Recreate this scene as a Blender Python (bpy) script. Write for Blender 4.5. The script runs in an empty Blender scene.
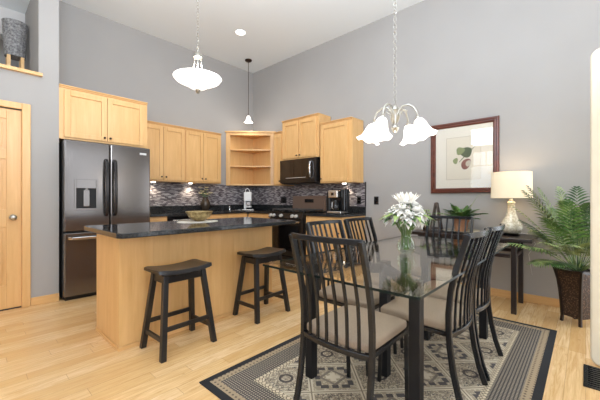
import bpy, bmesh, math, random
from mathutils import Vector, Matrix
random.seed(7)
S = bpy.context.scene
COL = S.collection
PI = math.pi
V = Vector

# ------------------------------------------------------------------ camera
cd = bpy.data.cameras.new('camera'); cam = bpy.data.objects.new('camera', cd); COL.objects.link(cam)
cam.location = (0, 0, 1.13); cam.rotation_euler = (PI/2, 0, math.radians(42.5-90))
cd.sensor_width = 36; cd.lens = 312/600*36; cd.shift_y = -1.5/600; cd.clip_start = .05
S.camera = cam
# ------------------------------------------------------------------ world, lights, exposure
w = bpy.data.worlds.new('sky'); S.world = w; w.use_nodes = True
w.node_tree.nodes['Background'].inputs[0].default_value = (.80, .90, 1.0, 1)
w.node_tree.nodes['Background'].inputs[1].default_value = 1.0
S.view_settings.view_transform = 'Standard'; S.view_settings.look = 'None'
S.view_settings.gamma = 1; S.view_settings.use_curve_mapping = False
S.view_settings.exposure = -0.69
try:
    S.cycles.use_denoising = True; S.cycles.max_bounces = 10; S.cycles.transparent_max_bounces = 16
    S.cycles.diffuse_bounces = 5; S.cycles.glossy_bounces = 5; S.cycles.sample_clamp_indirect = 6
    S.cycles.caustics_reflective = False; S.cycles.caustics_refractive = False
except Exception: pass
def area(name, loc, direction, sx, sy, power, col=(1,1,1), spread=PI):
    l = bpy.data.lights.new(name, 'AREA'); l.shape = 'RECTANGLE'; l.size = sx; l.size_y = sy; l.energy = power; l.color = col
    l.spread = spread
    o = bpy.data.objects.new(name, l); COL.objects.link(o); o.location = loc
    o.rotation_euler = V(direction).to_track_quat('-Z', 'Y').to_euler()
    return o
def point(name, loc, power, col=(1,.85,.65), r=.05):
    l = bpy.data.lights.new(name, 'POINT'); l.energy = power; l.color = col; l.shadow_soft_size = r
    o = bpy.data.objects.new(name, l); COL.objects.link(o); o.location = loc
    return o
XWIN = 4.19
DAY = (.87, .925, 1.0)
# daylight through the windows of the walls behind the photographer
area('daylight_west_window', (-3.05, 1.95, 1.95), (1, 0, .1), 1.7, 1.5, 30, DAY)
area('daylight_west_transom', (-3.05, 1.95, 3.1), (1, 0, -.1), 1.7, .6, 30, DAY)
area('daylight_patio_door', (-3.05, -1.2, 1.15), (1, 0, .0), 2.2, 2.1, 100, DAY)
area('daylight_south_window', (-.3, -3.25, 1.7), (0, 1, .1), 3.0, 2.2, 130, DAY)
area('daylight_south_dining', (2.9, -3.25, 1.7), (0, 1, .1), 1.6, 2.2, 45, DAY)
area('daylight_east_patio', (XWIN+.08, -1.25, 1.12), (-1, 0, .05), 2.2, 2.0, 95, DAY)
# added unseen uplight that brightens ceiling and room like a bounced flash
area('added_ceiling_fill', (.3, .2, 2.35), (.30, .35, 1), 1.8, 1.8, 370, (.77, .87, 1.0))

# ------------------------------------------------------------------ node helper
class X:
    """socket wrapper with arithmetic"""
    t = None
    def __init__(s, v): s.v = v
    @staticmethod
    def m(op, *a, clamp=False):
        n = X.t.nodes.new('ShaderNodeMath'); n.operation = op; n.use_clamp = clamp
        for i, q in enumerate(a):
            q = q.v if isinstance(q, X) else q
            if isinstance(q, (int, float)): n.inputs[i].default_value = q
            else: X.t.links.new(q, n.inputs[i])
        return X(n.outputs[0])
    def __add__(s, o): return X.m('ADD', s, o)
    def __radd__(s, o): return X.m('ADD', o, s)
    def __sub__(s, o): return X.m('SUBTRACT', s, o)
    def __rsub__(s, o): return X.m('SUBTRACT', o, s)
    def __mul__(s, o): return X.m('MULTIPLY', s, o)
    def __rmul__(s, o): return X.m('MULTIPLY', o, s)
    def __truediv__(s, o): return X.m('DIVIDE', s, o)
    def lt(s, o): return X.m('LESS_THAN', s, o)
    def gt(s, o): return X.m('GREATER_THAN', s, o)
    def abs(s): return X.m('ABSOLUTE', s)
    def fract(s): return X.m('FRACT', s)
    def floor(s): return X.m('FLOOR', s)
    def min(s, o): return X.m('MINIMUM', s, o)
    def max(s, o): return X.m('MAXIMUM', s, o)
def mixc(f, a, b):
    n = X.t.nodes.new('ShaderNodeMix'); n.data_type = 'RGBA'
    for i, q in ((0, f), (6, a), (7, b)):
        q = q.v if isinstance(q, X) else q
        if isinstance(q, tuple): n.inputs[i].default_value = (*q[:3], 1)
        elif isinstance(q, (int, float)): n.inputs[i].default_value = q
        else: X.t.links.new(q, n.inputs[i])
    return X(n.outputs[2])
def srgb(r, g, b):
    f = lambda c: (c/255/12.92) if c/255 <= .04045 else ((c/255+.055)/1.055)**2.4
    return (f(r), f(g), f(b))
MATS = {}
def mat(name, col=(.5,.5,.5), rough=.5, metal=0, emit=None, estr=0, **kw):
    m = bpy.data.materials.new(name); m.use_nodes = True
    b = m.node_tree.nodes['Principled BSDF']
    b.inputs['Base Color'].default_value = (*col[:3], 1); b.inputs['Roughness'].default_value = rough; b.inputs['Metallic'].default_value = metal
    if emit: b.inputs['Emission Color'].default_value = (*emit, 1); b.inputs['Emission Strength'].default_value = estr
    for k, v in kw.items(): b.inputs[k.replace('_', ' ')].default_value = v
    MATS[name] = m
    return m
def nt(m):
    X.t = m.node_tree; return m.node_tree, m.node_tree.nodes['Principled BSDF']
def coords(kind='Object', scale=(1,1,1), rot=(0,0,0)):
    c = X.t.nodes.new('ShaderNodeTexCoord'); mp = X.t.nodes.new('ShaderNodeMapping')
    mp.inputs['Scale'].default_value = scale; mp.inputs['Rotation'].default_value = rot
    X.t.links.new(c.outputs[kind], mp.inputs[0]); return mp.outputs[0]
def noise(vec, scale=5, detail=3, rough=.5, dist=0):
    n = X.t.nodes.new('ShaderNodeTexNoise'); X.t.links.new(vec, n.inputs['Vector'])
    n.inputs['Scale'].default_value = scale; n.inputs['Detail'].default_value = detail; n.inputs['Roughness'].default_value = rough; n.inputs['Distortion'].default_value = dist
    return X(n.outputs[0])
def ramp(f, *stops):
    n = X.t.nodes.new('ShaderNodeValToRGB'); X.t.links.new(f.v, n.inputs[0])
    e = n.color_ramp.elements
    while len(e) < len(stops): e.new(.5)
    for el, (p, c) in zip(e, stops): el.position = p; el.color = (*c, 1)
    return X(n.outputs[0])
def bump(b, h, strength=.2, dist=.01):
    n = X.t.nodes.new('ShaderNodeBump'); n.inputs['Strength'].default_value = strength; n.inputs['Distance'].default_value = dist
    X.t.links.new(h.v, n.inputs['Height']); X.t.links.new(n.outputs[0], b.inputs['Normal'])
def link(a, b): X.t.links.new(a.v, b)

def wood(name, c1, c2, axis=2, rough=.35, fine=1.0):
    m = mat(name, c1, rough); t, b = nt(m)
    sc = [9, 9, 9]; sc[axis] = .9
    f = noise(coords('Object', sc), 2.2*fine, 4, .6, .6)
    sc2 = [60, 60, 60]; sc2[axis] = 1.5
    g = noise(coords('Object', sc2), 1.5, 2, .5)
    link(ramp(f*.75+g*.25, (.3, c2), (.68, c1)), b.inputs['Base Color'])
    return m
MAPLE1, MAPLE2 = srgb(227,184,126), srgb(212,165,105)
wood('maple_vertical', MAPLE1, MAPLE2, 2)
wood('maple_x', MAPLE1, MAPLE2, 0); wood('maple_y', MAPLE1, MAPLE2, 1)
mat('maple_shadow_gap', srgb(150,104,58), .6)
wood('dark_wood', srgb(42,29,25), srgb(28,19,17), 1, .3)
wood('dark_wood_vertical', srgb(42,29,25), srgb(27,18,16), 2, .35)
wood('black_wood', srgb(36,33,33), srgb(26,24,25), 0, .28)
wood('mahogany', srgb(112,56,38), srgb(66,30,22), 1, .3)
wood('grey_brown_wood', srgb(92,78,70), srgb(66,54,48), 2, .6)
mat('chair_metal', srgb(31,32,35), .27, .3)
mat('table_leg', srgb(26,26,28), .45, Specular_IOR_Level=.25)
mat('white_ceiling', srgb(235,240,242), .9)
mat('trim_cream', srgb(222,212,190), .5)
m = mat('wall_paint', srgb(165,162,159), .85); t, b = nt(m)
link(ramp(noise(coords('Object'), 1.2, 2), (.3, srgb(163,160,157)), (.7, srgb(167,164,161))), b.inputs['Base Color'])
bump(b, noise(coords('Object'), 220, 2), .04, .002)
mat('niche_paint', srgb(205,201,197), .85)
mat('steel', (.62,.60,.57), .25, 1); mat('brushed_nickel', (.45,.43,.38), .3, 1)
mat('chrome', (.8,.8,.8), .12, 1)
mat('bronze', srgb(70,55,45), .4, .8)
mat('black_stainless', srgb(118,113,110), .17, .85)
mat('black_stainless_dark', srgb(62,60,60), .25, .8)
mat('black_plastic', srgb(18,18,19), .35)
mat('black_gloss', srgb(12,11,12), .06)
mat('brown_glass', srgb(38,28,22), .07, 0)
mat('recess_black', srgb(24,23,23), .7)
mat('brown_steel', srgb(128,106,92), .35, .25)
mat('knob_pale', srgb(205,203,198), .3, .2)
mat('cast_iron', srgb(72,70,69), .5)
mat('badge', srgb(210,210,208), .3, .3)
mat('white_plastic', srgb(236,235,232), .35)
mat('cushion', srgb(156,140,121), .9); t, b = nt(MATS['cushion'])
nf = noise(coords('Object'), 420, 2); link(ramp(nf, (.3, srgb(128,112,96)), (.7, srgb(152,135,117))), b.inputs['Base Color']); bump(b, nf, .2, .001)
mat('terracotta', srgb(156,112,84), .8); mat('soil', srgb(46,34,26), .95)
mat('ceramic_cream', srgb(226,220,202), .25)
mat('paper', srgb(238,232,218), .8); mat('paper_inner', srgb(232,224,206), .8)
mat('leaf_ink', srgb(82,94,66), .8); mat('leaf_ink_pale', srgb(140,150,104), .8); mat('fruit_ink', srgb(138,92,82), .8); mat('line_ink', srgb(200,190,172), .8)
mat('doily', srgb(222,216,202), .9)
mat('petal', srgb(252,251,246), .5)
mat('petal_cream', srgb(244,230,192), .5)
for nm, a, c in (('leaf_dark', (44,74,40), (70,102,52)), ('leaf_mid', (64,104,52), (112,146,72)), ('leaf_fresh', (108,136,66), (148,170,98)), ('leaf_palm', (66,88,48), (150,166,104))):
    m = mat(nm, srgb(*a), .45); t, b = nt(m)
    link(ramp(noise(coords('Object'), 14, 2), (.35, srgb(*a)), (.65, srgb(*c))), b.inputs['Base Color'])
mat('stem_green', srgb(96,128,66), .5)
# glowing glass shades and lamp shade
mat('shade_glass', srgb(248,246,240), .3, 0, (1, .96, .90), 2.2)
mat('bulb_glow', (1,1,1), .3, 0, (1, .95, .85), 12)
mat('lamp_shade', srgb(240,226,198), .8, 0, (1, .82, .58), .42)
# mercury glass lamp base
m = mat('mercury_glass', srgb(222,214,194), .2, .15); t, b = nt(m)
link(ramp(noise(coords('Object'), 60, 3), (.35, srgb(200,188,160)), (.65, srgb(240,234,216))), b.inputs['Base Color'])
m = mat('bowl_gilt', srgb(170,146,98), .3, .6); t, b = nt(m)
link(ramp(noise(coords('Object'), 40, 3), (.35, srgb(140,116,76)), (.65, srgb(196,174,124))), b.inputs['Base Color'])
m = mat('urn_grey', srgb(120,118,118), .7); t, b = nt(m)
nf = noise(coords('Object'), 45, 4, .7); link(ramp(nf, (.35, srgb(86,84,85)), (.65, srgb(160,158,156))), b.inputs['Base Color']); bump(b, nf, .5, .01)
m = mat('woven_brown', srgb(70,50,38), .6); t, b = nt(m)
v = X.t.nodes.new('ShaderNodeTexVoronoi'); X.t.links.new(coords('Object'), v.inputs['Vector']); v.inputs['Scale'].default_value = 70
f = X(v.outputs['Distance']); link(ramp(f, (.10, srgb(118,92,70)), (.50, srgb(54,38,30))), b.inputs['Base Color']); bump(b, f, .6, .006)
m = mat('vase_brown', srgb(70,58,46), .25, .3)
# granite
m = mat('granite', srgb(44,46,48), .09); t, b = nt(m)
v = X.t.nodes.new('ShaderNodeTexVoronoi'); X.t.links.new(coords('Object'), v.inputs['Vector']); v.inputs['Scale'].default_value = 120
f = noise(coords('Object'), 90, 3, .7)
link(mixc(X(v.outputs['Distance']).lt(.22), ramp(f, (.38, srgb(20,22,24)), (.62, srgb(50,51,52))), srgb(98,95,92)), b.inputs['Base Color'])
# mosaic backsplash: thin staggered glass and stone strips
m = mat('mosaic', (.2,.2,.2), .22); t, b = nt(m)
c = X.t.nodes.new('ShaderNodeTexCoord'); sp = X.t.nodes.new('ShaderNodeSeparateXYZ'); X.t.links.new(c.outputs['Object'], sp.inputs[0])
ux = X(sp.outputs[0]) + X(sp.outputs[1]); uz = X(sp.outputs[2])
row = (uz/.0125).floor(); cell = ux/.055 + (row*.37).fract()*1.7
cid = cell.floor()
wn = X.t.nodes.new('ShaderNodeTexWhiteNoise'); wn.noise_dimensions = '2D'
cb = X.t.nodes.new('ShaderNodeCombineXYZ'); link(cid, cb.inputs[0]); link(row, cb.inputs[1]); X.t.links.new(cb.outputs[0], wn.inputs['Vector'])
tone = ramp(X(wn.outputs['Value']), (0, srgb(74,68,72)), (.3, srgb(104,96,100)), (.55, srgb(132,124,126)), (.8, srgb(160,154,154)), (1, srgb(196,190,188)))
gr = (uz/.0125).fract().lt(.1).max(cell.fract().lt(.03))
link(mixc(gr, tone, srgb(96,90,90)), b.inputs['Base Color'])
# floor: maple boards along x
m = mat('maple_floor', srgb(232,196,146), .27); t, b = nt(m)
c = X.t.nodes.new('ShaderNodeTexCoord'); sp = X.t.nodes.new('ShaderNodeSeparateXYZ'); X.t.links.new(c.outputs['Object'], sp.inputs[0])
fx, fy = X(sp.outputs[0]), X(sp.outputs[1]); BW = .095
row = (fy/BW).floor()
wr = X.t.nodes.new('ShaderNodeTexWhiteNoise'); wr.noise_dimensions = '1D'; link(row, wr.inputs['W'])
cx = fx/1.05 + X(wr.outputs['Value'])*7
wn = X.t.nodes.new('ShaderNodeTexWhiteNoise'); wn.noise_dimensions = '2D'
cb = X.t.nodes.new('ShaderNodeCombineXYZ'); link(cx.floor(), cb.inputs[0]); link(row, cb.inputs[1]); X.t.links.new(cb.outputs[0], wn.inputs['Vector'])
tone = ramp(X(wn.outputs['Value']), (0, srgb(220,178,120)), (.35, srgb(236,199,146)), (1, srgb(246,216,170)))
gn = noise(coords('Object', (1.2, 16, 1)), 3, 5, .65, 1.2)
tone = mixc((gn-.30)*2.6, srgb(210,164,106), tone)
kn = noise(coords('Object', (5, 9, 1)), 1.6, 2)
tone = mixc(kn.gt(.72)*.35, tone, srgb(176,126,78))
seam = ((fy/BW).fract().lt(.022)).max(cx.fract().lt(.0025))
link(mixc(seam*.55, tone, srgb(150,104,62)), b.inputs['Base Color'])
# rug
RX0, RX1, RY0, RY1 = .99, 3.43, .18, 1.745
m = mat('rug_pattern', (.3,.25,.2), .95); t, b = nt(m)
c = X.t.nodes.new('ShaderNodeTexCoord'); sp = X.t.nodes.new('ShaderNodeSeparateXYZ'); X.t.links.new(c.outputs['Object'], sp.inputs[0])
u, v_ = X(sp.outputs[0]), X(sp.outputs[1])     # object origin is the rug centre
hx, hyy = (RX1-RX0)/2, (RY1-RY0)/2
dxe = u.abs()*-1+hx; dye = v_.abs()*-1+hyy
d = dxe.min(dye)
BLK, TAN, CRM, DRK, GRY = srgb(30,29,31), srgb(176,156,126), srgb(206,190,162), srgb(66,60,58), srgb(150,136,116)
g1 = 1/.017
cu, cv = (u*g1).fract()-.5, (v_*g1).fract()-.5
dots = cu.abs().max(cv.abs()).lt(.30)
band_grid = mixc(dots, DRK, srgb(150,138,120))
g2 = 1/.03
cu2, cv2 = (u*g2).fract()-.5, (v_*g2).fract()-.5
band_tan = mixc((cu2.abs()+cv2.abs()).lt(.30), srgb(160,140,112), srgb(96,82,68))
band_cream = mixc(((cu2.abs()+cv2.abs())-.42).abs().lt(.12), CRM, srgb(96,84,72))
# field: diamond lattice with medallions
s = 1/.30
a_, b_ = (u+v_)*s*.72+.5, (u-v_)*s*.72+.5
fa, fb = a_.fract()-.5, b_.fract()-.5
par = ((a_.floor()+b_.floor())*.5).fract().gt(.25)
mx = fa.abs().max(fb.abs()); mn = fa.abs().min(fb.abs()); sm = fa.abs()+fb.abs()
fine = noise(coords('Object'), 75, 2, .6); fine2 = noise(coords('Object'), 42, 1, .5)
# cells of small flowers
fl = mixc((fine-.5).gt(.03), srgb(146,132,113), srgb(190,177,154))
fl = mixc((fine2-.5).abs().lt(.03), fl, srgb(92,84,78))
fl = mixc((X.m('SQRT', fa*fa+fb*fb)-.13).abs().lt(.028), fl, srgb(70,62,58))
# cells with hooked dark bars and a pale star
hk = mixc((fine-.5).gt(.06), srgb(160,147,127), srgb(196,183,160))
hk = mixc(((mx-.33).abs().lt(.055))*(mn.lt(.30))*((mn-.10).abs().gt(.035)), hk, srgb(78,73,72))
hk = mixc(((sm-.27).abs().lt(.04))*.8, hk, srgb(110,100,92))
hk = mixc((mx.lt(.15))*(mn.lt(.055)), hk, srgb(206,194,172))
field = mixc(par, fl, hk)
field = mixc(mx.gt(.452), field, srgb(204,192,168))
field = mixc(mx.gt(.486), field, srgb(132,119,103))
colr = mixc(d.gt(.27), band_cream, field)
colr = mixc(d.lt(.235), colr, band_grid)
colr = mixc(d.lt(.092), colr, band_tan)
colr = mixc(d.lt(.045), colr, BLK)
link(colr, b.inputs['Base Color']); bump(b, noise(coords('Object'), 260, 2), .3, .002)
# clear glass (no refraction): transparency plus mirror by Fresnel
def clear_glass(name, tint, ior=1.5, rough=.0):
    m = bpy.data.materials.new(name); m.use_nodes = True; t = m.node_tree; t.nodes.clear()
    o = t.nodes.new('ShaderNodeOutputMaterial'); mx = t.nodes.new('ShaderNodeMixShader'); tr = t.nodes.new('ShaderNodeBsdfTransparent'); gl = t.nodes.new('ShaderNodeBsdfGlossy')
    fr = t.nodes.new('ShaderNodeFresnel'); ge = t.nodes.new('ShaderNodeNewGeometry'); mp = t.nodes.new('ShaderNodeMapRange'); mp.inputs[3].default_value = ior; mp.inputs[4].default_value = 1/ior   # same mirror on both faces of a pane
    t.links.new(ge.outputs['Backfacing'], mp.inputs[0]); t.links.new(mp.outputs[0], fr.inputs[0]); tr.inputs[0].default_value = (*tint, 1); gl.inputs['Roughness'].default_value = rough; gl.inputs['Color'].default_value = (1, 1, 1, 1)
    t.links.new(fr.outputs[0], mx.inputs[0]); t.links.new(tr.outputs[0], mx.inputs[1]); t.links.new(gl.outputs[0], mx.inputs[2]); t.links.new(mx.outputs[0], o.inputs[0])
    MATS[name] = m
clear_glass('table_glass', (.985,.965,.91), 1.5); clear_glass('vase_glass', (.95,.985,.955), 1.42); clear_glass('picture_glass', (.98,.98,.98), 1.5)
clear_glass('pane_glass', (.97,.98,.98), 1.3)
mat('glass_edge', srgb(20,32,30), .3, Specular_IOR_Level=.15)

# ------------------------------------------------------------------ mesh helpers
def rootloc(p):
    l = V((0,0,0))
    while p is not None: l += p.location; p = p.parent
    return l
class MB:
    def __init__(s): s.bm = bmesh.new(); s.smooth = False
    def obox(s, M, a, b_):
        """box between corners a,b in the frame M"""
        vs = [s.bm.verts.new(M @ V((x, y, z))) for x in (a[0], b_[0]) for y in (a[1], b_[1]) for z in (a[2], b_[2])]
        for f in ((0,1,3,2),(4,6,7,5),(0,4,5,1),(2,3,7,6),(0,2,6,4),(1,5,7,3)): s.bm.faces.new([vs[i] for i in f])
        return s
    def box(s, x0, x1, y0, y1, z0, z1): return s.obox(Matrix(), (x0,y0,z0), (x1,y1,z1))
    def prism(s, poly, z0, z1):
        lo = [s.bm.verts.new((x, y, z0)) for x, y in poly]; hi = [s.bm.verts.new((x, y, z1)) for x, y in poly]; n = len(poly)
        s.bm.faces.new(lo[::-1]); s.bm.faces.new(hi)
        for i in range(n): s.bm.faces.new((lo[i], lo[(i+1)%n], hi[(i+1)%n], hi[i]))
        return s
    def loft(s, rings, cap=True, closed=True):
        R = [[s.bm.verts.new(p) for p in r] for r in rings]; n = len(R[0])
        for a, b_ in zip(R, R[1:]):
            for i in range(n if closed else n-1): s.bm.faces.new((a[i], a[(i+1)%n], b_[(i+1)%n], b_[i]))
        if cap: s.bm.faces.new(R[0][::-1]); s.bm.faces.new(R[-1])
        return s
    def lathe(s, prof, c=(0,0,0), n=24, cap=True, M=None):
        M = M or Matrix.Translation(c)
        return s.loft([[M @ V((r*math.cos(2*PI*i/n), r*math.sin(2*PI*i/n), z)) for i in range(n)] for r, z in prof], cap)
    def cyl(s, p, q, r, r2=None, n=12):
        p, q = V(p), V(q); M = Matrix.Translation(p) @ (q-p).to_track_quat('Z', 'Y').to_matrix().to_4x4()
        return s.lathe([(r, 0), (r if r2 is None else r2, (q-p).length)], n=n, M=M)
    def sweep(s, pts, w, h=None, side=(1,0,0), n=0, taper=None):
        """rectangular (w along side, h across) or round (n>2) section along a path"""
        pts = [V(p) for p in pts]; h = w if h is None else h; side = V(side).normalized(); rings = []
        for i, p in enumerate(pts):
            t = (pts[min(i+1, len(pts)-1)] - pts[max(i-1, 0)]).normalized()
            a = (side - t*side.dot(t)); a = a.normalized() if a.length > 1e-4 else t.orthogonal().normalized(); c = t.cross(a)
            k = 1 if taper is None else taper[i]
            if n: rings.append([p + (a*math.cos(2*PI*j/n)*w + c*math.sin(2*PI*j/n)*h)*k for j in range(n)])
            else: rings.append([p + (a*sx*w/2 + c*sy*h/2)*k for sx, sy in ((-1,-1),(1,-1),(1,1),(-1,1))])
        return s.loft(rings)
    def sphere(s, c, r, sc=(1,1,1), n=12):
        bmesh.ops.create_uvsphere(s.bm, u_segments=n, v_segments=max(6, n//2), radius=r, matrix=Matrix.Translation(c) @ Matrix.Diagonal((*sc, 1))); return s
    def torus(s, c, R, r, axis=(0,0,1), n=20, k=8, sx=1, sy=1):
        M = Matrix.Translation(c) @ V(axis).to_track_quat('Z', 'Y').to_matrix().to_4x4()
        G = [[s.bm.verts.new(M @ V(((R+r*math.cos(2*PI*j/k))*math.cos(2*PI*i/n)*sx, (R+r*math.cos(2*PI*j/k))*math.sin(2*PI*i/n)*sy, r*math.sin(2*PI*j/k)))) for j in range(k)] for i in range(n)]
        for i in range(n):
            for j in range(k): s.bm.faces.new((G[i][j], G[(i+1)%n][j], G[(i+1)%n][(j+1)%k], G[i][(j+1)%k]))
        return s
    def leaf(s, p, d, L, W, droop=.3, up=(0,0,1), fold=.15, n=6, tip=1.0):
        """curved pointed blade"""
        p = V(p); d = V(d).normalized(); up = V(up); side = d.cross(up)
        side = side.normalized() if side.length > 1e-3 else V((1,0,0)); nrm = side.cross(d)
        prev = None
        for i in range(n+1):
            t = i/n; wd = W*math.sin(PI*min(1, t**.75*.97+.03))*.5*(1 if t < 1 else .0)+.0006
            c = p + d*(L*t) - V((0,0,1))*(droop*L*t*t)
            row = [s.bm.verts.new(c - side*wd + nrm*fold*wd), s.bm.verts.new(c), s.bm.verts.new(c + side*wd + nrm*fold*wd)]
            if prev:
                s.bm.faces.new((prev[0], prev[1], row[1], row[0])); s.bm.faces.new((prev[1], prev[2], row[2], row[1]))
            prev = row
        return s
    def build(s, name, m, parent=None, bevel=0, smooth=None, seg=2, sub=0, solid=0):
        bmesh.ops.recalc_face_normals(s.bm, faces=s.bm.faces) if not solid and not getattr(s, 'norec', False) else None
        me = bpy.data.meshes.new(name); s.bm.to_mesh(me); s.bm.free()
        off = rootloc(parent)
        if off.length: me.transform(Matrix.Translation(-off))
        o = bpy.data.objects.new(name, me); COL.objects.link(o)
        for q in (m if isinstance(m, (list, tuple)) else [m]): me.materials.append(MATS[q])
        if parent: o.parent = parent
        if bevel:
            b = o.modifiers.new('bevel', 'BEVEL'); b.width = bevel; b.segments = seg; b.limit_method = 'ANGLE'; b.angle_limit = .6; b.harden_normals = False
        if sub:
            q = o.modifiers.new('sub', 'SUBSURF'); q.levels = q.render_levels = sub
        if solid:
            q = o.modifiers.new('solid', 'SOLIDIFY'); q.thickness = solid
        if (smooth if smooth is not None else s.smooth):
            me.polygons.foreach_set('use_smooth', [True]*len(me.polygons))
            if smooth != 'all' and not sub:
                try: me.set_sharp_from_angle(angle=.7)
                except Exception: pass
        me.update()
        return o
def tag(o, label, cat, group=None, kind=None):
    if label: o['label'] = label
    if cat: o['category'] = cat
    if group: o['group'] = group
    if kind: o['kind'] = kind
    return o
def thing(name, loc, label, cat, group=None):
    o = bpy.data.objects.new(name, None); COL.objects.link(o); o.location = loc; o.empty_display_size = .1
    return tag(o, label, cat, group)
def copy_tree(o, parent=None):
    c = o.copy(); COL.objects.link(c)
    if parent: c.parent = parent
    for ch in list(o.children): copy_tree(ch, c)
    return c
def struct(o, label=None, cat=None):
    o['kind'] = 'structure'
    return tag(o, label, cat)
def frame(origin, u, n):
    """local x along u, local y along the outward normal n, local z up"""
    u, n = V(u), V(n); z = V((0,0,1))
    return Matrix(((u.x, n.x, z.x, origin[0]), (u.y, n.y, z.y, origin[1]), (u.z, n.z, z.z, origin[2]), (0,0,0,1)))

# ------------------------------------------------------------------ room
XW, YW, YD, ZC = 4.213, 5.215, 4.307, 3.79      # dining wall x, kitchen wall y, entry-door wall y, ceiling z
XB, YB = -3.1, -3.3
struct(MB().box(XB, XW+.15, YB, 6.3, -.1, 0).build('floor', 'maple_floor'), 'pale maple board floor under the whole room', 'floor')
struct(MB().box(XB, XW+.15, YB, 6.3, ZC, ZC+.1).build('ceiling', 'white_ceiling'), 'white ceiling over kitchen and dining area', 'ceiling')
struct(MB().box(.57, XW+.15, YW, YW+.15, 0, ZC).build('wall_back', 'wall_paint'), 'grey wall behind fridge and wall cabinets', 'wall')
g = MB(); g.box(XW, XW+.15, -.12, YW, 0, ZC).box(XW, XW+.15, YB, -2.4, 0, ZC).box(XW, XW+.15, -2.4, -.12, 0, .05).box(XW, XW+.15, -2.4, -.12, 2.15, ZC)
struct(g.build('wall_right', 'wall_paint'), 'grey wall behind range, picture and console table', 'wall')
wl = MB()
DL, DR, DT = -.395, .435, 2.05
wl.box(XB, DL-.02, YD, YD+.12, 0, 2.43); wl.box(DR+.005, .745, YD, YD+.12, 0, 2.43); wl.box(DL-.02, DR+.005, YD, YD+.12, DT, 2.43)
wl.box(.57, .745, YD, YW, 2.43, ZC); wl.box(.65, .745, YD+.12, YW, 0, 2.43)
wl.box(XB, .57, YD, YD+.12, 3.62, ZC)
struct(wl.build('wall_left', 'wall_paint'), 'pale grey wall with the interior door and high niche', 'wall')
nw = MB(); nw.box(XB, .57, YD+.12, 6.3, 2.40, 2.43); nw.box(XB, .57, 6.2, 6.3, 2.43, ZC); nw.box(.57, .65, YW+.15, 6.3, 2.40, ZC); nw.box(XB-.1, XB, YD, 6.3, 2.4, ZC)
struct(nw.build('wall_niche', 'niche_paint'), 'inner walls of the high niche over the door', 'wall')
struct(MB().box(XB, .57, 5.32, 5.5, 3.16, 3.5).build('trim_niche_beam', 'niche_paint'))
struct(MB().box(XB, .57, YD+.12, 6.2, 3.5, 3.56).build('ceiling_niche', 'white_ceiling'))
struct(MB().box(XB, .60, YD-.045, YD+.10, 2.43, 2.465).build('trim_niche_ledge', 'maple_x', bevel=.004), 'maple ledge along the high niche opening', 'trim')
# walls behind the photographer, with window openings
def holes_wall(name, horiz, fixed0, fixed1, a0, a1, holes):
    """wall of boxes along one axis; holes = [(a0,a1,z0,z1)] sorted, sharing columns"""
    m = MB(); cols = sorted(set([a0, a1] + [q for h in holes for q in h[:2]]))
    for c0, c1 in zip(cols, cols[1:]):
        zs = sorted([(h[2], h[3]) for h in holes if h[0] <= c0 and h[1] >= c1]); z = 0
        for z0, z1 in zs + [(ZC, ZC)]:
            if z0 > z:
                m.box(c0, c1, fixed0, fixed1, z, z0) if horiz else m.box(fixed0, fixed1, c0, c1, z, z0)
            z = z1
    return struct(m.build(name, 'wall_paint'))
WW = [(1.1, 2.8, 1.2, 2.7), (1.1, 2.8, 2.8, 3.4)]
holes_wall('wall_west', False, XB-.12, XB, YB, YD, WW + [(-2.3, -.1, .05, 2.2)])
WS = [(-1.8, 1.2, .6, 2.8), (2.1, 3.7, .6, 2.8)]
holes_wall('wall_south', True, YB-.12, YB, XB, XW, WS)
def window(n, axis, fixed, a0, a1, z0, z1, nx, nz):
    f = MB(); t = .05
    def bx(p0, p1, q0, q1):
        if axis == 'y': f.box(p0, p1, fixed-.03, fixed+.03, q0, q1)
        else: f.box(fixed-.03, fixed+.03, p0, p1, q0, q1)
    bx(a0, a0+t, z0, z1); bx(a1-t, a1, z0, z1); bx(a0+t, a1-t, z0, z0+t); bx(a0+t, a1-t, z1-t, z1)
    for i in range(1, nx): x = a0+(a1-a0)*i/nx; bx(x-.014, x+.014, z0+t, z1-t)
    for i in range(1, nz): z = z0+(z1-z0)*i/nz; bx(a0+t, a1-t, z-.014, z+.014)
    struct(f.build('window_%d' % n, 'trim_cream'))
window(1, 'x', XB-.0, 1.1, 2.8, 1.2, 2.7, 4, 3); window(2, 'x', XB, 1.1, 2.8, 2.8, 3.4, 4, 1); window(3, 'x', XB, -2.3, -.1, .05, 2.2, 2, 1)
window(4, 'y', YB, -1.8, 1.2, .6, 2.8, 3, 1); window(5, 'y', YB, 2.1, 3.7, .6, 2.8, 2, 1); window(6, 'x', XW+.04, -2.4, -.12, .05, 2.15, 2, 1)
# baseboards
struct(MB().box(.507, .745, YD-.014, YD, 0, .085).build('baseboard_left', 'maple_x', bevel=.004), 'maple baseboard between door and fridge', 'baseboard')
struct(MB().box(XW-.014, XW, -.12, 2.48, 0, .085).build('baseboard_right', 'maple_y', bevel=.004), 'maple baseboard under the picture wall', 'baseboard')
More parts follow.
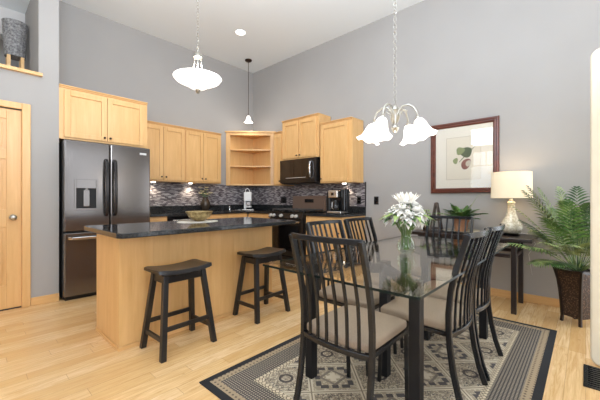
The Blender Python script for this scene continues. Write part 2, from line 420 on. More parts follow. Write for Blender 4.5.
# interior door
dm = MB(); d0 = YD+.012; F = frame((0, d0, 0), (1,0,0), (0,-1,0))
dm.obox(F, (DL, -.035, .015), (DR, -.014, DT-.01))
SX = [(DL, DL+.115), (DL+.345, DR-.345), (DR-.115, DR)]; RZ = [(.015, .25), (.84, 1.02), (1.53, 1.63), (1.94, DT-.01)]
for a, c in SX: dm.obox(F, (a, -.014, .015), (c, 0, DT-.01))
for a, c in RZ:
    for (_, p), (q, _) in zip(SX, SX[1:]): dm.obox(F, (p, -.014, a), (q, 0, c))
door = struct(dm.build('door_1', 'maple_vertical', bevel=.003), 'six-panel maple door with a nickel knob', 'door')
pm = MB()
for (_, p), (q, _) in zip(SX, SX[1:]):
    for (_, a), (c, _) in zip(RZ, RZ[1:]): pm.obox(F, (p+.03, -.014, a+.03), (q-.03, -.002, c-.03))
pm.build('panel', 'maple_vertical', door, bevel=.010)
kn = MB(); KX = .368
kn.cyl((KX, d0, .937), (KX, d0-.012, .937), .03, n=20).cyl((KX, d0-.012, .937), (KX, d0-.035, .937), .012); kn.sphere((KX, d0-.05, .937), .03, (1, .75, 1), 16)
kn.build('door_knob', 'brushed_nickel', door, smooth=True)
cs = MB(); cs.box(DR+.0, DR+.07, YD-.018, YD+.02, 0, 2.115); cs.box(DL-.07, DL, YD-.018, YD+.02, 0, 2.115); cs.box(DL, DR, YD-.018, YD+.02, DT, 2.115)
struct(cs.build('trim_door_casing', 'maple_vertical', bevel=.006), 'flat maple casing round the interior door', 'trim')
struct(MB().box(DL, DR, YD+.02, YD+.13, 0, .012).build('trim_door_threshold', 'black_plastic'))

# ------------------------------------------------------------------ kitchen cabinets
def cab_door(F, u0, u1, z0, z1, parent, m='maple_vertical', n0=0, knob=None, stile=.058, name='door'):
    """shaker door lying on plane n=n0 of frame F; knob=(u,z)"""
    t = .02; g = MB()
    g.obox(F, (u0, n0, z0), (u0+stile, n0+t, z1)); g.obox(F, (u1-stile, n0, z0), (u1, n0+t, z1))
    g.obox(F, (u0+stile, n0, z0), (u1-stile, n0+t, z0+stile)); g.obox(F, (u0+stile, n0, z1-stile), (u1-stile, n0+t, z1))
    g.obox(F, (u0+stile, n0, z0+stile), (u1-stile, n0+t*.42, z1-stile))
    d = g.build(name, m, parent, bevel=.0035)
    if knob:
        k = MB(); p = F @ V((knob[0], n0+t, knob[1])); nn = (F.to_3x3() @ V((0,1,0)))
        k.cyl(p, p+nn*.014, .006); k.sphere(p+nn*.021, .0135, n=12)
        k.build('knob', 'bronze', d, smooth=True)
    return d
def wall_cab(loc, F, u0, u1, z0, z1, depth, doors, label, group=None, crown=.028, side='maple_vertical', name='wall_cabinet', gaps=True):
    """F lies on the carcass front plane; local y<0 goes back to the wall"""
    t = thing(name, loc, label, 'cabinet', group)
    MB().obox(F, (u0, -depth, z0), (u1, 0, z1-crown)).build('carcass', side, t, bevel=.002)
    c = MB(); c.obox(F, (u0-.0, -depth, z1-crown), (u1+.0, .012, z1-crown*.45)); c.obox(F, (u0-.0, -depth, z1-crown*.45), (u1+.0, .026, z1))
    c.build('crown', 'maple_x', t, bevel=.004)
    for (a, c_, k) in doors: cab_door(F, a, c_, z0+.022, z1-crown-.022, t, knob=k)
    return t
E1 = (1,0,0); N1 = (0,-1,0); E2 = (0,-1,0); N2 = (-1,0,0)
F1 = frame((0, 4.895, 0), E1, N1)
wall_cab((1.21, 4.78, 1.80), frame((0, 4.315, 0), E1, N1), .745, 1.692, 1.80, 2.403, .895, [(.79, 1.213, (1.184, 1.862)), (1.219, 1.645, (1.246, 1.862))], 'two-door maple cabinet above the refrigerator', crown=.03)
wall_cab((2.1, 5.05, 1.40), F1, 1.694, 2.519, 1.40, 2.308, .315, [(1.80, 2.157, (2.125, 1.47)), (2.163, 2.508, (2.195, 1.47))], 'two-door maple wall cabinet beside the refrigerator', 'wall cabinets on the back wall')
wall_cab((2.87, 5.05, 1.40), F1, 2.521, 3.215, 1.40, 2.308, .315, [(2.532, 2.85, (2.82, 1.47)), (2.856, 3.19, (2.886, 1.47))], 'two-door maple wall cabinet above the flower vase, next to the bare strip of wall', 'wall cabinets on the back wall')
def F2(x): return frame((x, 0, 0), E2, N2)       # u = -y
XF = 3.893
wall_cab((4.05, 4.1, 1.37), F2(XF), -4.218, -3.998, 1.365, 2.335, .31, [(-4.205, -4.01, (-4.03, 1.44))], 'narrow single-door maple wall cabinet between open corner shelves and microwave')
wall_cab((4.05, 3.58, 1.80), F2(XF-.0), -3.996, -3.15, 1.80, 2.503, .31, [(-3.965, -3.59, (-3.618, 1.862)), (-3.575, -3.2, (-3.548, 1.862))], 'raised two-door maple cabinet above the microwave')
wall_cab((4.05, 2.83, 1.37), F2(XF), -3.128, -2.525, 1.372, 2.33, .31, [(-3.11, -2.60, (-3.085, 1.44))], 'single-door maple wall cabinet above the coffee maker')
# open corner shelf cabinet (diagonal front)
t = thing('corner_shelf_cabinet', (4.0, 5.0, 1.385), 'open diagonal maple corner cabinet with two shelves', 'cabinet')
A, B = V((3.535, YW-.004, 0)), V((XW-.004, 4.535, 0)); uu = (B-A).normalized(); nn = V((uu.y, -uu.x, 0)); FL = (B-A).length
if nn.dot(V((-1,-1,0))) < 0: nn = -nn
FC = frame((A.x, A.y, 0), uu, nn)
CT, CB = 2.455, 1.385
def tri(ins, front=0):
    """triangle inside the unit: ins off the walls, front = setback from the diagonal"""
    k = front*1.45
    return [(A.x+ins*.6+k+.02, YW-.004-ins), (XW-.004-ins, B.y+ins*.6+k+.02), (XW-.004-ins, YW-.004-ins)]
g = MB(); g.prism([(A.x+.03, YW-.016), (XW-.004, YW-.016), (XW-.004, YW-.004), (A.x+.02, YW-.004)], CB, CT-.03); g.prism([(XW-.016, B.y+.03), (XW-.004, B.y+.02), (XW-.004, YW-.016), (XW-.016, YW-.016)], CB, CT-.03)
g.build('carcass', 'maple_vertical', t)
g = MB(); g.obox(FC, (0, -.012, CB), (.085, .008, CT-.03)); g.obox(FC, (FL-.085, -.012, CB), (FL, .008, CT-.03)); g.obox(FC, (.085, -.012, 2.372), (FL-.085, .008, CT-.03)); g.obox(FC, (.085, -.012, CB), (FL-.085, .008, 1.416))
g.build('face_frame', 'maple_vertical', t, bevel=.003)
for z in (1.765, 2.09): MB().prism(tri(.0125, .014), z-.012, z+.012).build('shelf', 'maple_x', t, bevel=.003)
MB().prism(tri(.0125, .014), CB+.002, CB+.022).build('bottom_panel', 'maple_x', t)
MB().prism(tri(.0125, .014), CT-.06, CT-.035).build('top_panel', 'maple_x', t)
MB().prism([(A.x-.03, YW-.004), (A.x-.03, YW-.01), (XW-.01, B.y-.03), (XW-.004, B.y-.03), (XW-.004, YW-.004)], CT-.029, CT).build('crown', 'maple_x', t, bevel=.004)

# base cabinets
def base_cab(F, u0, u1, loc, label, depth, ndoor=1, name='base_cabinet', side=False):
    t = thing(name, loc, label, 'cabinet', None)
    MB().obox(F, (u0, -depth, .10), (u1, 0, .865)).build('carcass', 'maple_vertical', t, bevel=.002)
    MB().obox(F, (u0, -depth, .0), (u1, -.06, .10)).build('toe_kick', 'black_plastic', t)
    w_ = (u1-u0-.02)/ndoor
    for i in range(ndoor):
        a, c = u0+.012+i*w_, u0+.008+(i+1)*w_
        dr = MB().obox(F, (a, 0, .70), (c, .02, .845)).build('drawer', 'maple_x', t, bevel=.004)
        p = F @ V(((a+c)/2, .02, .775)); q = F.to_3x3() @ V((0,1,0)); MB().cyl(p, p+q*.014, .006).sphere(p+q*.021, .0135).build('knob', 'bronze', dr, smooth=True)
        cab_door(F, a, c, .125, .685, t, knob=(c-.03 if i == 0 else a+.03, .64))
    return t
FB1 = frame((0, 4.60, 0), E1, N1); FB2 = frame((3.60, 0, 0), E2, N2)
base_cab(FB1, 1.70, 2.09, (1.9, 4.9, 0), 'maple base cabinet between refrigerator and dishwasher', .605)
base_cab(FB1, 2.70, 3.58, (3.15, 4.9, 0), 'two-door maple base cabinet below the white dispenser', .605, 2)
base_cab(FB2, -4.58, -3.965, (3.9, 4.3, 0), 'maple base cabinet filling the kitchen corner beside the range', .605)
base_cab(FB2, -3.17, -2.50, (3.9, 2.83, 0), 'maple base cabinet under the coffee maker', .605)
t = thing('dishwasher', (2.395, 4.9, 0), 'black dishwasher under the back counter behind the island', 'dishwasher')
MB().box(2.095, 2.695, 4.60, 5.20, .1, .865).build('body', 'black_plastic', t); MB().box(2.10, 2.69, 4.575, 4.60, .12, .86).build('door', 'black_gloss', t, bevel=.006)
MB().cyl((2.15, 4.545, .80), (2.64, 4.545, .80), .011).cyl((2.18, 4.545, .80), (2.18, 4.58, .80), .007).cyl((2.61, 4.545, .80), (2.61, 4.58, .80), .007).build('handle', 'steel', t, smooth=True)
MB().box(2.1, 2.69, 4.64, 5.19, 0, .10).build('toe_kick', 'black_plastic', t)
# worktops
wt = thing('kitchen_worktop', (3.0, 4.9, .866), 'dark granite worktop along the back wall and into the corner', 'worktop')
MB().prism([(1.70, 4.565), (3.565, 4.565), (3.565, 3.962), (XW-.001, 3.962), (XW-.001, YW-.001), (1.70, YW-.001)], .866, .904).build('slab', 'granite', wt, bevel=.006)
g = MB(); g.box(1.70, XW-.001, YW-.022, YW-.001, .9045, 1.005); g.box(XW-.022, XW-.001, 3.962, YW-.022, .9045, 1.005); g.build('upstand', 'granite', wt, bevel=.003)
wt = thing('kitchen_worktop', (3.9, 2.8, .866), 'short dark granite worktop carrying the coffee maker', 'worktop')
MB().box(3.565, XW-.001, 2.485, 3.172, .866, .904).build('slab', 'granite', wt, bevel=.006)
MB().box(XW-.022, XW-.001, 2.485, 3.172, .9045, 1.005).build('upstand', 'granite', wt, bevel=.003)
# mosaic tile fields
struct(MB().box(1.70, XW-.013, YW-.012, YW, 1.006, 1.40).build('wall_tile_back', 'mosaic'), 'grey mosaic strip tile on the back wall', 'backsplash')
g = MB(); g.box(XW-.012, XW, 3.172, 3.963, .90, 1.80); g.box(XW-.012, XW, 2.497, 3.172, 1.006, 1.375); g.box(XW-.012, XW, 3.963, YW, 1.006, 1.375)
struct(g.build('wall_tile_right', 'mosaic'), 'grey mosaic strip tile behind range and coffee maker', 'backsplash')
struct(MB().box(XW-.014, XW, 2.485, 2.497, 1.006, 1.385).build('trim_tile_edge', 'black_plastic'))
# under-cabinet lights
def puck(x, y, z, label, power=2.2):
    t = tag(MB().lathe([(.0, -.012), (.028, -.012), (.034, -.006), (.034, 0)], (x, y, z), 18).build('under_cabinet_light', 'bulb_glow'), label, 'light', 'under-cabinet lights')
    l = bpy.data.lights.new('puck_light', 'SPOT'); l.energy = power*6; l.color = (1, .86, .66); l.spot_size = 2.3; l.spot_blend = .8; l.shadow_soft_size = .03
    o = bpy.data.objects.new('puck_light', l); COL.objects.link(o); o.location = (x, y, z-.03)
puck(2.10, 5.12, 1.40, 'small glowing light under the cabinet beside the refrigerator'); puck(2.74, 5.12, 1.40, 'small glowing light under the cabinet above the flower vase')
puck(4.13, 2.83, 1.372, 'small glowing light under the cabinet above the coffee maker')

# ------------------------------------------------------------------ refrigerator
t = thing('refrigerator', (1.215, 4.6, 0), 'black stainless french-door refrigerator with water dispenser', 'refrigerator')
FX0, FX1 = .765, 1.675; FF = 4.175
MB().box(FX0, FX1, FF+.075, 4.95, .02, 1.765).build('body', 'black_plastic', t, bevel=.004)
MB().box(FX0+.02, FX1-.02, FF+.06, 4.9, 0, .045).build('toe_grille', 'black_plastic', t)
MID = 1.212
dl = MB().box(FX0, MID-.004, FF, FF+.07, .765, 1.775).build('door', 'black_stainless', t, bevel=.012, seg=3)
dr = MB().box(MID+.004, FX1, FF, FF+.07, .765, 1.775).build('door', 'black_stainless', t, bevel=.012, seg=3)
fz = MB().box(FX0, FX1, FF, FF+.07, .05, .75).build('freezer_drawer', 'black_stainless', t, bevel=.012, seg=3)
def fridge_handle(x, d):
    g = MB(); g.sweep([(x, FF-.005, .93), (x, FF-.045, .96), (x, FF-.062, 1.1), (x, FF-.066, 1.25), (x, FF-.062, 1.42), (x, FF-.045, 1.56), (x, FF-.005, 1.59)], .032, .022, (1,0,0)); g.build('handle', 'black_stainless_dark', d, bevel=.006, smooth=True)
fridge_handle(MID-.045, dl); fridge_handle(MID+.045, dr)
g = MB(); g.sweep([(FX0+.045, FF-.005, .69), (FX0+.065, FF-.05, .69), (MID, FF-.062, .69), (FX1-.065, FF-.05, .69), (FX1-.045, FF-.005, .69)], .03, .022, (0,0,1)); g.build('handle', 'steel', fz, bevel=.006)
dsp = MB()
DX0, DX1, DZ0, DZ1 = .858, 1.083, 1.00, 1.345
for a in ((DX0, DX0+.018, DZ0, DZ1), (DX1-.018, DX1, DZ0, DZ1), (DX0+.018, DX1-.018, DZ1-.10, DZ1), (DX0+.018, DX1-.018, DZ0, DZ0+.02)): dsp.box(a[0], a[1], FF-.012, FF+.01, a[2], a[3])
dsp_o = dsp.build('dispenser', 'black_stainless', dl, bevel=.003)
MB().box(DX0+.018, DX1-.018, FF-.004, FF+.005, DZ0+.02, DZ1-.10).build('dispenser_recess', 'recess_black', dl)
MB().box(.94, 1.0, FF-.022, FF-.004, 1.04, 1.225).box(.955, .985, FF-.025, FF-.004, 1.225, 1.245).build('dispenser_paddle', 'black_stainless', dl, bevel=.004)
MB().box(1.545, 1.625, FF-.003, FF+.002, 1.685, 1.71).build('badge', 'badge', dr)

# ------------------------------------------------------------------ range
t = thing('range', (3.85, 3.57, 0), 'black stainless slide-in gas range with front knobs', 'range')
RY_0, RY_1 = 3.185, 3.95
MB().box(3.575, XW-.02, RY_0, RY_1, .03, .90).build('body', 'black_plastic', t, bevel=.003)
MB().box(3.55, XW-.10, RY_0, RY_1, .9005, .918).build('cooktop', 'black_gloss', t, bevel=.004)
kp = MB(); kp.loft([[(3.52, y, .815), (3.575, y, .815), (3.575, y, .899), (3.545, y, .899)] for y in (RY_0, RY_1)]); kp = kp.build('control_panel', 'black_stainless_dark', t, bevel=.004)
for y in (3.89, 3.81, 3.64, 3.39, 3.31):
    MB().cyl((3.535, y, .857), (3.493, y, .850), .027, .023, 18).build('knob', 'knob_pale', t, bevel=.003, smooth=True)
od = MB().box(3.535, 3.575, RY_0+.01, RY_1-.01, .215, .805).build('oven_door', 'black_stainless_dark', t, bevel=.006)
MB().box(3.531, 3.536, RY_0+.06, RY_1-.06, .30, .70).build('oven_window', 'black_gloss', od)
MB().cyl((3.49, RY_0+.04, .765), (3.49, RY_1-.04, .765), .013, n=14).cyl((3.49, RY_0+.08, .765), (3.54, RY_0+.08, .765), .01).cyl((3.49, RY_1-.08, .765), (3.54, RY_1-.08, .765), .01).build('handle', 'steel', od, smooth=True)
MB().box(3.54, 3.575, RY_0+.01, RY_1-.01, .06, .20).build('drawer', 'black_stainless_dark', t, bevel=.006)
g = MB().box(4.10, 4.15, RY_0+.02, RY_1-.01, .918, 1.175); g.build('backguard', 'brown_steel', t, bevel=.006)
MB().box(4.095, 4.101, 3.44, 3.64, 1.06, 1.12).build('display', 'black_gloss', t)
for i in range(3):
    y0 = RY_0+.02+i*.243; y1 = y0+.238; g = MB(); z = .950
    for x in (3.60, 4.05): g.box(x-.007, x+.007, y0, y1, z-.007, z+.007)
    for y in (y0+.007, y1-.007): g.box(3.60, 4.05, y-.007, y+.007, z-.007, z+.007)
    for x in (3.70, 3.825, 3.95): g.box(x-.006, x+.006, y0, y1, z-.006, z+.008)
    g.box(3.60, 4.05, (y0+y1)/2-.006, (y0+y1)/2+.006, z-.006, z+.008)
    for x in (3.60, 4.05):
        for y in (y0+.007, y1-.007): g.box(x-.006, x+.006, y-.006, y+.006, .918, z)
    g.build('grate', 'cast_iron', t)
    for x in (3.71, 3.93): MB().lathe([(.045, .9185), (.045, .928), (.03, .934)], (x, (y0+y1)/2, 0), 16).build('burner', 'black_plastic', t)
# microwave
t = thing('microwave', (4.0, 3.55, 1.385), 'dark brown over-the-range microwave under the raised cabinet', 'microwave')
MY0, MY1 = 3.17, 3.975
MB().box(3.85, XW-.005, MY0, MY1, 1.385, 1.795).build('body', 'black_stainless_dark', t, bevel=.004)
md = MB().box(3.815, 3.85, MY0+.0, MY1, 1.395, 1.79).build('door', 'black_stainless_dark', t, bevel=.005)
MB().box(3.811, 3.8155, MY0+.13, MY1-.01, 1.45, 1.785).build('window', 'brown_glass', md)
MB().box(3.8085, 3.8112, MY0+.2, MY1-.15, 1.475, 1.482).build('touch_controls', 'badge', md)
g = MB(); hy = MY0+.085; g.sweep([(3.815, hy, 1.46), (3.785, hy, 1.48), (3.775, hy, 1.55), (3.772, hy, 1.61), (3.775, hy, 1.66), (3.785, hy, 1.72), (3.815, hy, 1.74)], .026, .016, (0,1,0)); g.build('handle', 'chrome', md, bevel=.004, smooth=True)
MB().box(3.86, 4.15, MY0+.05, MY1-.05, 1.375, 1.385).build('vent_grille', 'black_plastic', t)

# ------------------------------------------------------------------ island
t = thing('kitchen_island', (1.56, 2.83, 0), 'maple kitchen island with plain panelled front', 'island')
IX0, IX1, IY0, IY1 = .795, 2.325, 2.555, 3.10
MB().box(IX0, IX1, IY0, IY1, .0, .862).build('body', 'maple_vertical', t, bevel=.002)
edges = [IX0, IX0+.25, IX0+.50, IX0+.76, IX0+1.02, IX0+1.28, IX1]
for a, c in zip(edges, edges[1:]): MB().box(a+.0006, c-.0006, IY0-.008, IY0, .03, .862).build('front_panel', 'maple_vertical', t)
g = MB(); g.box(IX0-.008, IX1+.008, IY0-.016, IY0-.0085, 0, .028); g.box(IX0-.008, IX0-.0005, IY0-.008, IY1, 0, .028); g.build('base_trim', 'maple_x', t, bevel=.003)
tx0, tx1, ty0, ty1 = .70, 2.42, 2.245, 3.13
def rounded(x0, x1, y0, y1, r, n=5):
    P = []
    for cx_, cy_, a0 in ((x1-r, y1-r, 0), (x0+r, y1-r, PI/2), (x0+r, y0+r, PI), (x1-r, y0+r, 1.5*PI)):
        P += [(cx_+r*math.cos(a0+PI/2*i/n), cy_+r*math.sin(a0+PI/2*i/n)) for i in range(n+1)]
    return P
tag(MB().prism(rounded(tx0, tx1, ty0, ty1, .05), .8625, .900).build('island_worktop', 'granite', bevel=.007), 'polished dark granite worktop of the island', 'worktop')
# mat and bowl
tag(MB().prism([(1.60+.20*math.cos(2*PI*i/40)*(1+.02*(i%2)), 2.84+.16*math.sin(2*PI*i/40)*(1+.02*(i%2))) for i in range(40)], .9005, .904).build('table_mat', 'doily', smooth=False), 'pale oval mat under the gilt bowl on the island', 'mat')
tag(MB().lathe([(.0, .9045), (.045, .9045), (.055, .912), (.10, .945), (.128, .995), (.133, 1.003), (.128, 1.001), (.095, .952), (.05, .922), (0, .918)], (1.62, 2.85, 0), 32, cap=False).build('decorative_bowl', 'bowl_gilt', smooth='all'), 'wide gilt bowl on pale mat on the island', 'bowl')

# ------------------------------------------------------------------ things on the back counter
# flower vase
t = tag(MB().lathe([(0, .9045), (.045, .9045), (.07, .95), (.088, 1.0), (.082, 1.06), (.05, 1.115), (.042, 1.135), (.05, 1.155), (.042, 1.15), (.036, 1.12), (0, 1.1)], (2.93, 4.95, 0), 24, cap=False).build('flower_vase', 'vase_brown', smooth='all'), 'brown pear-shaped vase on the back counter', 'vase')
for i in range(7):
    a = i*2.4; r = .03+.085*(i/6); top = V((2.92+r*math.cos(a)*1.1, 4.95+r*math.sin(a)*.7, 1.255+.06*math.cos(i*1.7)))
    f = thing('cream_flower', top, 'small cream flower in the brown vase on the counter', 'flower', 'cream flowers in the brown vase')
    g = MB(); g.sweep([(2.93, 4.95, 1.11), V((2.93, 4.95, 1.15)).lerp(top, .5), top], .003, .003, n=6); g.build('stem', 'stem_green', f)
    g = MB()
    for k in range(7):
        b_ = k*2*PI/7; g.leaf(top, (math.cos(b_), math.sin(b_)-.5, .45), .066, .05, .2, n=4)
    g.norec = True; g.build('blossom', 'petal_cream', f, smooth='all')
    g = MB(); g.leaf(V((2.93, 4.95, 1.14)).lerp(top, .4), (math.cos(a+.5), math.sin(a+.5)*.6, .5), .09, .03, .4); g.norec = True; g.build('leaf', 'leaf_fresh', f, smooth='all')
# white water dispenser
t = thing('water_dispenser', (3.83, 4.88, .9045), 'white countertop dispenser with a loop handle in the corner', 'dispenser')
FDp = Matrix.Translation((3.80, 4.86, 0)) @ Matrix.Rotation(math.radians(-45), 4, 'Z')
MB().obox(FDp, (-.10, -.10, .905), (.12, .09, .922)).build('base', 'steel', t, bevel=.006)
MB().obox(FDp, (-.075, -.02, .922), (-.035, .03, 1.20)).build('column', 'white_plastic', t, bevel=.008)
MB().obox(FDp, (-.075, -.06, 1.075), (.075, .06, 1.255)).build('head', 'white_plastic', t, bevel=.014, seg=3)
MB().obox(FDp, (-.03, -.05, .99), (.055, .04, 1.065)).build('cup', 'black_stainless', t, bevel=.008)
MB().obox(FDp, (-.035, -.055, .955), (.07, .045, .985)).build('drip_tray', 'white_plastic', t, bevel=.005)
g = MB(); g.sweep([FDp @ V((-.05, 0, 1.25)), FDp @ V((-.045, 0, 1.30)), FDp @ V((-.01, 0, 1.325)), FDp @ V((.025, 0, 1.30)), FDp @ V((.04, 0, 1.25))], .008, .008, n=8); g.build('handle', 'white_plastic', t, smooth='all')
# sink tap beside it
t = thing('sink_rim', (3.55, 4.93, .9045), 'low steel sink rim in the corner beside the white dispenser', 'sink')
MB().sweep([(3.38, 4.78, .908), (3.72, 4.78, .908)], .012, .006, (0,1,0)).sweep([(3.38, 5.02, .908), (3.72, 5.02, .908)], .012, .006, (0,1,0)).sweep([(3.38, 4.774, .908), (3.38, 5.026, .908)], .012, .006).sweep([(3.72, 4.774, .908), (3.72, 5.026, .908)], .012, .006).build('rim', 'steel', t)
MB().cyl((3.53, 5.08, .905), (3.53, 5.08, .96), .018, .012).cyl((3.53, 5.08, .95), (3.47, 5.0, .97), .007).build('tap', 'chrome', t, smooth=True)
# coffee maker
t = thing('coffee_maker', (3.9, 2.77, .9045), 'black and steel coffee maker with glass jug', 'coffee maker')
CX, CY = 3.83, 2.74; Q = Matrix.Translation((CX, CY, 0)) @ Matrix.Rotation(math.radians(8), 4, 'Z')
MB().obox(Q, (-.12, -.11, .905), (.13, .12, .945)).build('base', 'steel', t, bevel=.01)
MB().obox(Q, (.04, -.13, .945), (.14, .12, 1.27)).build('tower', 'black_plastic', t, bevel=.01)
MB().obox(Q, (-.11, -.05, 1.14), (.04, .11, 1.25)).build('brew_head', 'steel', t, bevel=.012)
MB().obox(Q, (-.115, .015, 1.175), (-.109, .055, 1.215)).build('display', 'black_gloss', t)
MB().lathe([(0, .946), (.062, .946), (.07, .98), (.066, 1.04), (.045, 1.09), (.045, 1.10)], Q @ V((-.035, .02, 0)), 22).build('jug', 'black_gloss', t, smooth=True)
g = MB(); p = Q @ V((-.11, .02, 0)); g.sweep([(p.x+.02, p.y, 1.08), (p.x-.03, p.y, 1.075), (p.x-.035, p.y, 1.0), (p.x+.01, p.y, .97)], .02, .012, (0,1,0)); g.build('jug_handle', 'chrome', t, bevel=.003)
MB().obox(Q, (-.02, -.125, .946), (.04, -.06, 1.26)).build('water_tank', 'black_gloss', t, bevel=.012)
t = tag(MB().lathe([(0, .9045), (.05, .9045), (.052, 1.2), (.044, 1.235), (.02, 1.24), (0, 1.24)], (3.95, 2.98, 0), 20, cap=False).build('canister', 'black_plastic', smooth=True), 'slim black canister beside the coffee maker', 'canister')
# outlets
def outlet(M, label, hw=.037):
    t = thing('wall_outlet', M.translation, label, 'outlet')
    MB().obox(M, (-hw, 0, -.06), (hw, .006, .06)).build('cover_plate', 'black_plastic', t, bevel=.002)
    for z in (-.022, .022): MB().obox(M, (-.017, .006, z-.014), (.017, .008, z+.014)).build('socket', 'black_gloss', t)
outlet(frame((XW-.0125, 2.60, 1.10), E2, N2), 'black outlet in the mosaic tile beside the coffee maker')
outlet(frame((XW-.0125, 4.27, 1.10), E2, N2), 'black outlet in the mosaic tile between dispenser and range', .075)
outlet(frame((XW-.0005, 2.31, 1.10), E2, N2), 'black outlet on the bare grey wall between tile and picture')

# ------------------------------------------------------------------ bar stools
def make_stool(loc, label):
    t = thing('bar_stool', (0,0,0), label, 'stool', 'bar stools at the island')
    n = 14; rings = []
    for i in range(n+1):
        x = -.215+.43*i/n; c = .020*((x/.215)**2); e = .012 if i in (0, n) else 0
        rings.append([(x, -.135+e, .572+c), (x, .135-e, .572+c), (x, .128-e, .604+c-e*.5), (x, 0, .600+c-e*.5), (x, -.128+e, .604+c-e*.5)])
    MB().loft(rings).build('seat', 'black_wood', t, bevel=.004, smooth=True)
    tops = {}; 
    for sx in (-1, 1):
        for sy in (-1, 1):
            a, c = V((sx*.150, sy*.085, .575)), V((sx*.205, sy*.160, 0)); tops[(sx, sy)] = (a, c)
            g = MB(); M = [(a-c).normalized()]
            g.loft([[p+V((i*.019, j*.019, 0)) for i, j in ((-1,-1),(1,-1),(1,1),(-1,1))] for p in (c, a)]); g.build('leg', 'black_wood', t, bevel=.003)
    def at(k, z): a, c = tops[k]; return c.lerp(a, z/.575)
    for sy in (-1, 1): MB().sweep([at((-1, sy), .20), at((1, sy), .20)], .032, .018, (0,0,1)).build('stretcher', 'black_wood', t, bevel=.002)
    for sx in (-1, 1): MB().sweep([at((sx, -1), .13), at((sx, 1), .13)], .032, .018, (0,0,1)).build('stretcher', 'black_wood', t, bevel=.002)
    for sy in (-1, 1): MB().sweep([at((-1, sy), .54), at((1, sy), .54)], .05, .018, (0,0,1)).build('apron', 'black_wood', t, bevel=.002)
    for sx in (-1, 1): MB().sweep([at((sx, -1), .54), at((sx, 1), .54)], .05, .018, (0,0,1)).build('apron', 'black_wood', t, bevel=.002)
    t.location = loc
    return t
s1 = make_stool((1.15, 2.325, 0), 'black saddle-seat stool at the island end near the refrigerator')
s1.rotation_euler.z = math.radians(2)
s2 = copy_tree(s1); s2.location = (2.02, 2.36, 0); s2['label'] = 'black saddle-seat stool at the island end near the range'

# ------------------------------------------------------------------ rug
rg = MB().box(-hx, hx, -(RY1-RY0)/2, (RY1-RY0)/2, .0, .008).build('area_rug', 'rug_pattern', bevel=.002)
rg.location = ((RX0+RX1)/2, (RY0+RY1)/2, .0005)
tag(rg, 'black-bordered beige patterned rug under the dining table', 'rug')
ZR = .0088

# ------------------------------------------------------------------ dining table
TX0, TX1, TY0, TY1 = 1.205, 3.17, .476, 1.41
t = thing('dining_table', (2.19, .943, ZR), 'rectangular glass-topped dining table with black legs', 'table')
gl = MB().prism(rounded(TX0, TX1, TY0, TY1, .012, 3), .733, .745)
o = gl.build('tabletop', ['table_glass', 'glass_edge'], t)
for p in o.data.polygons:
    if abs(p.normal.z) < .5: p.material_index = 1
MY = (TY0+TY1)/2
for sgn, xc in ((1, 1.50), (-1, 2.85)):
    tip = V((xc+sgn*.33, MY, 0)); ends = [V((xc, MY+.335, 0)), V((xc, MY-.335, 0))]
    for e in ends + [tip]:
        MB().box(e.x-.027, e.x+.027, e.y-.027, e.y+.027, ZR, .7325).build('leg', 'table_leg', t, bevel=.002)
    for e in ends: MB().sweep([e.lerp(tip, .05)+V((0,0,.69)), e.lerp(tip, .95)+V((0,0,.69))], .06, .03, (0,0,1)).build('beam', 'table_leg', t, bevel=.002)

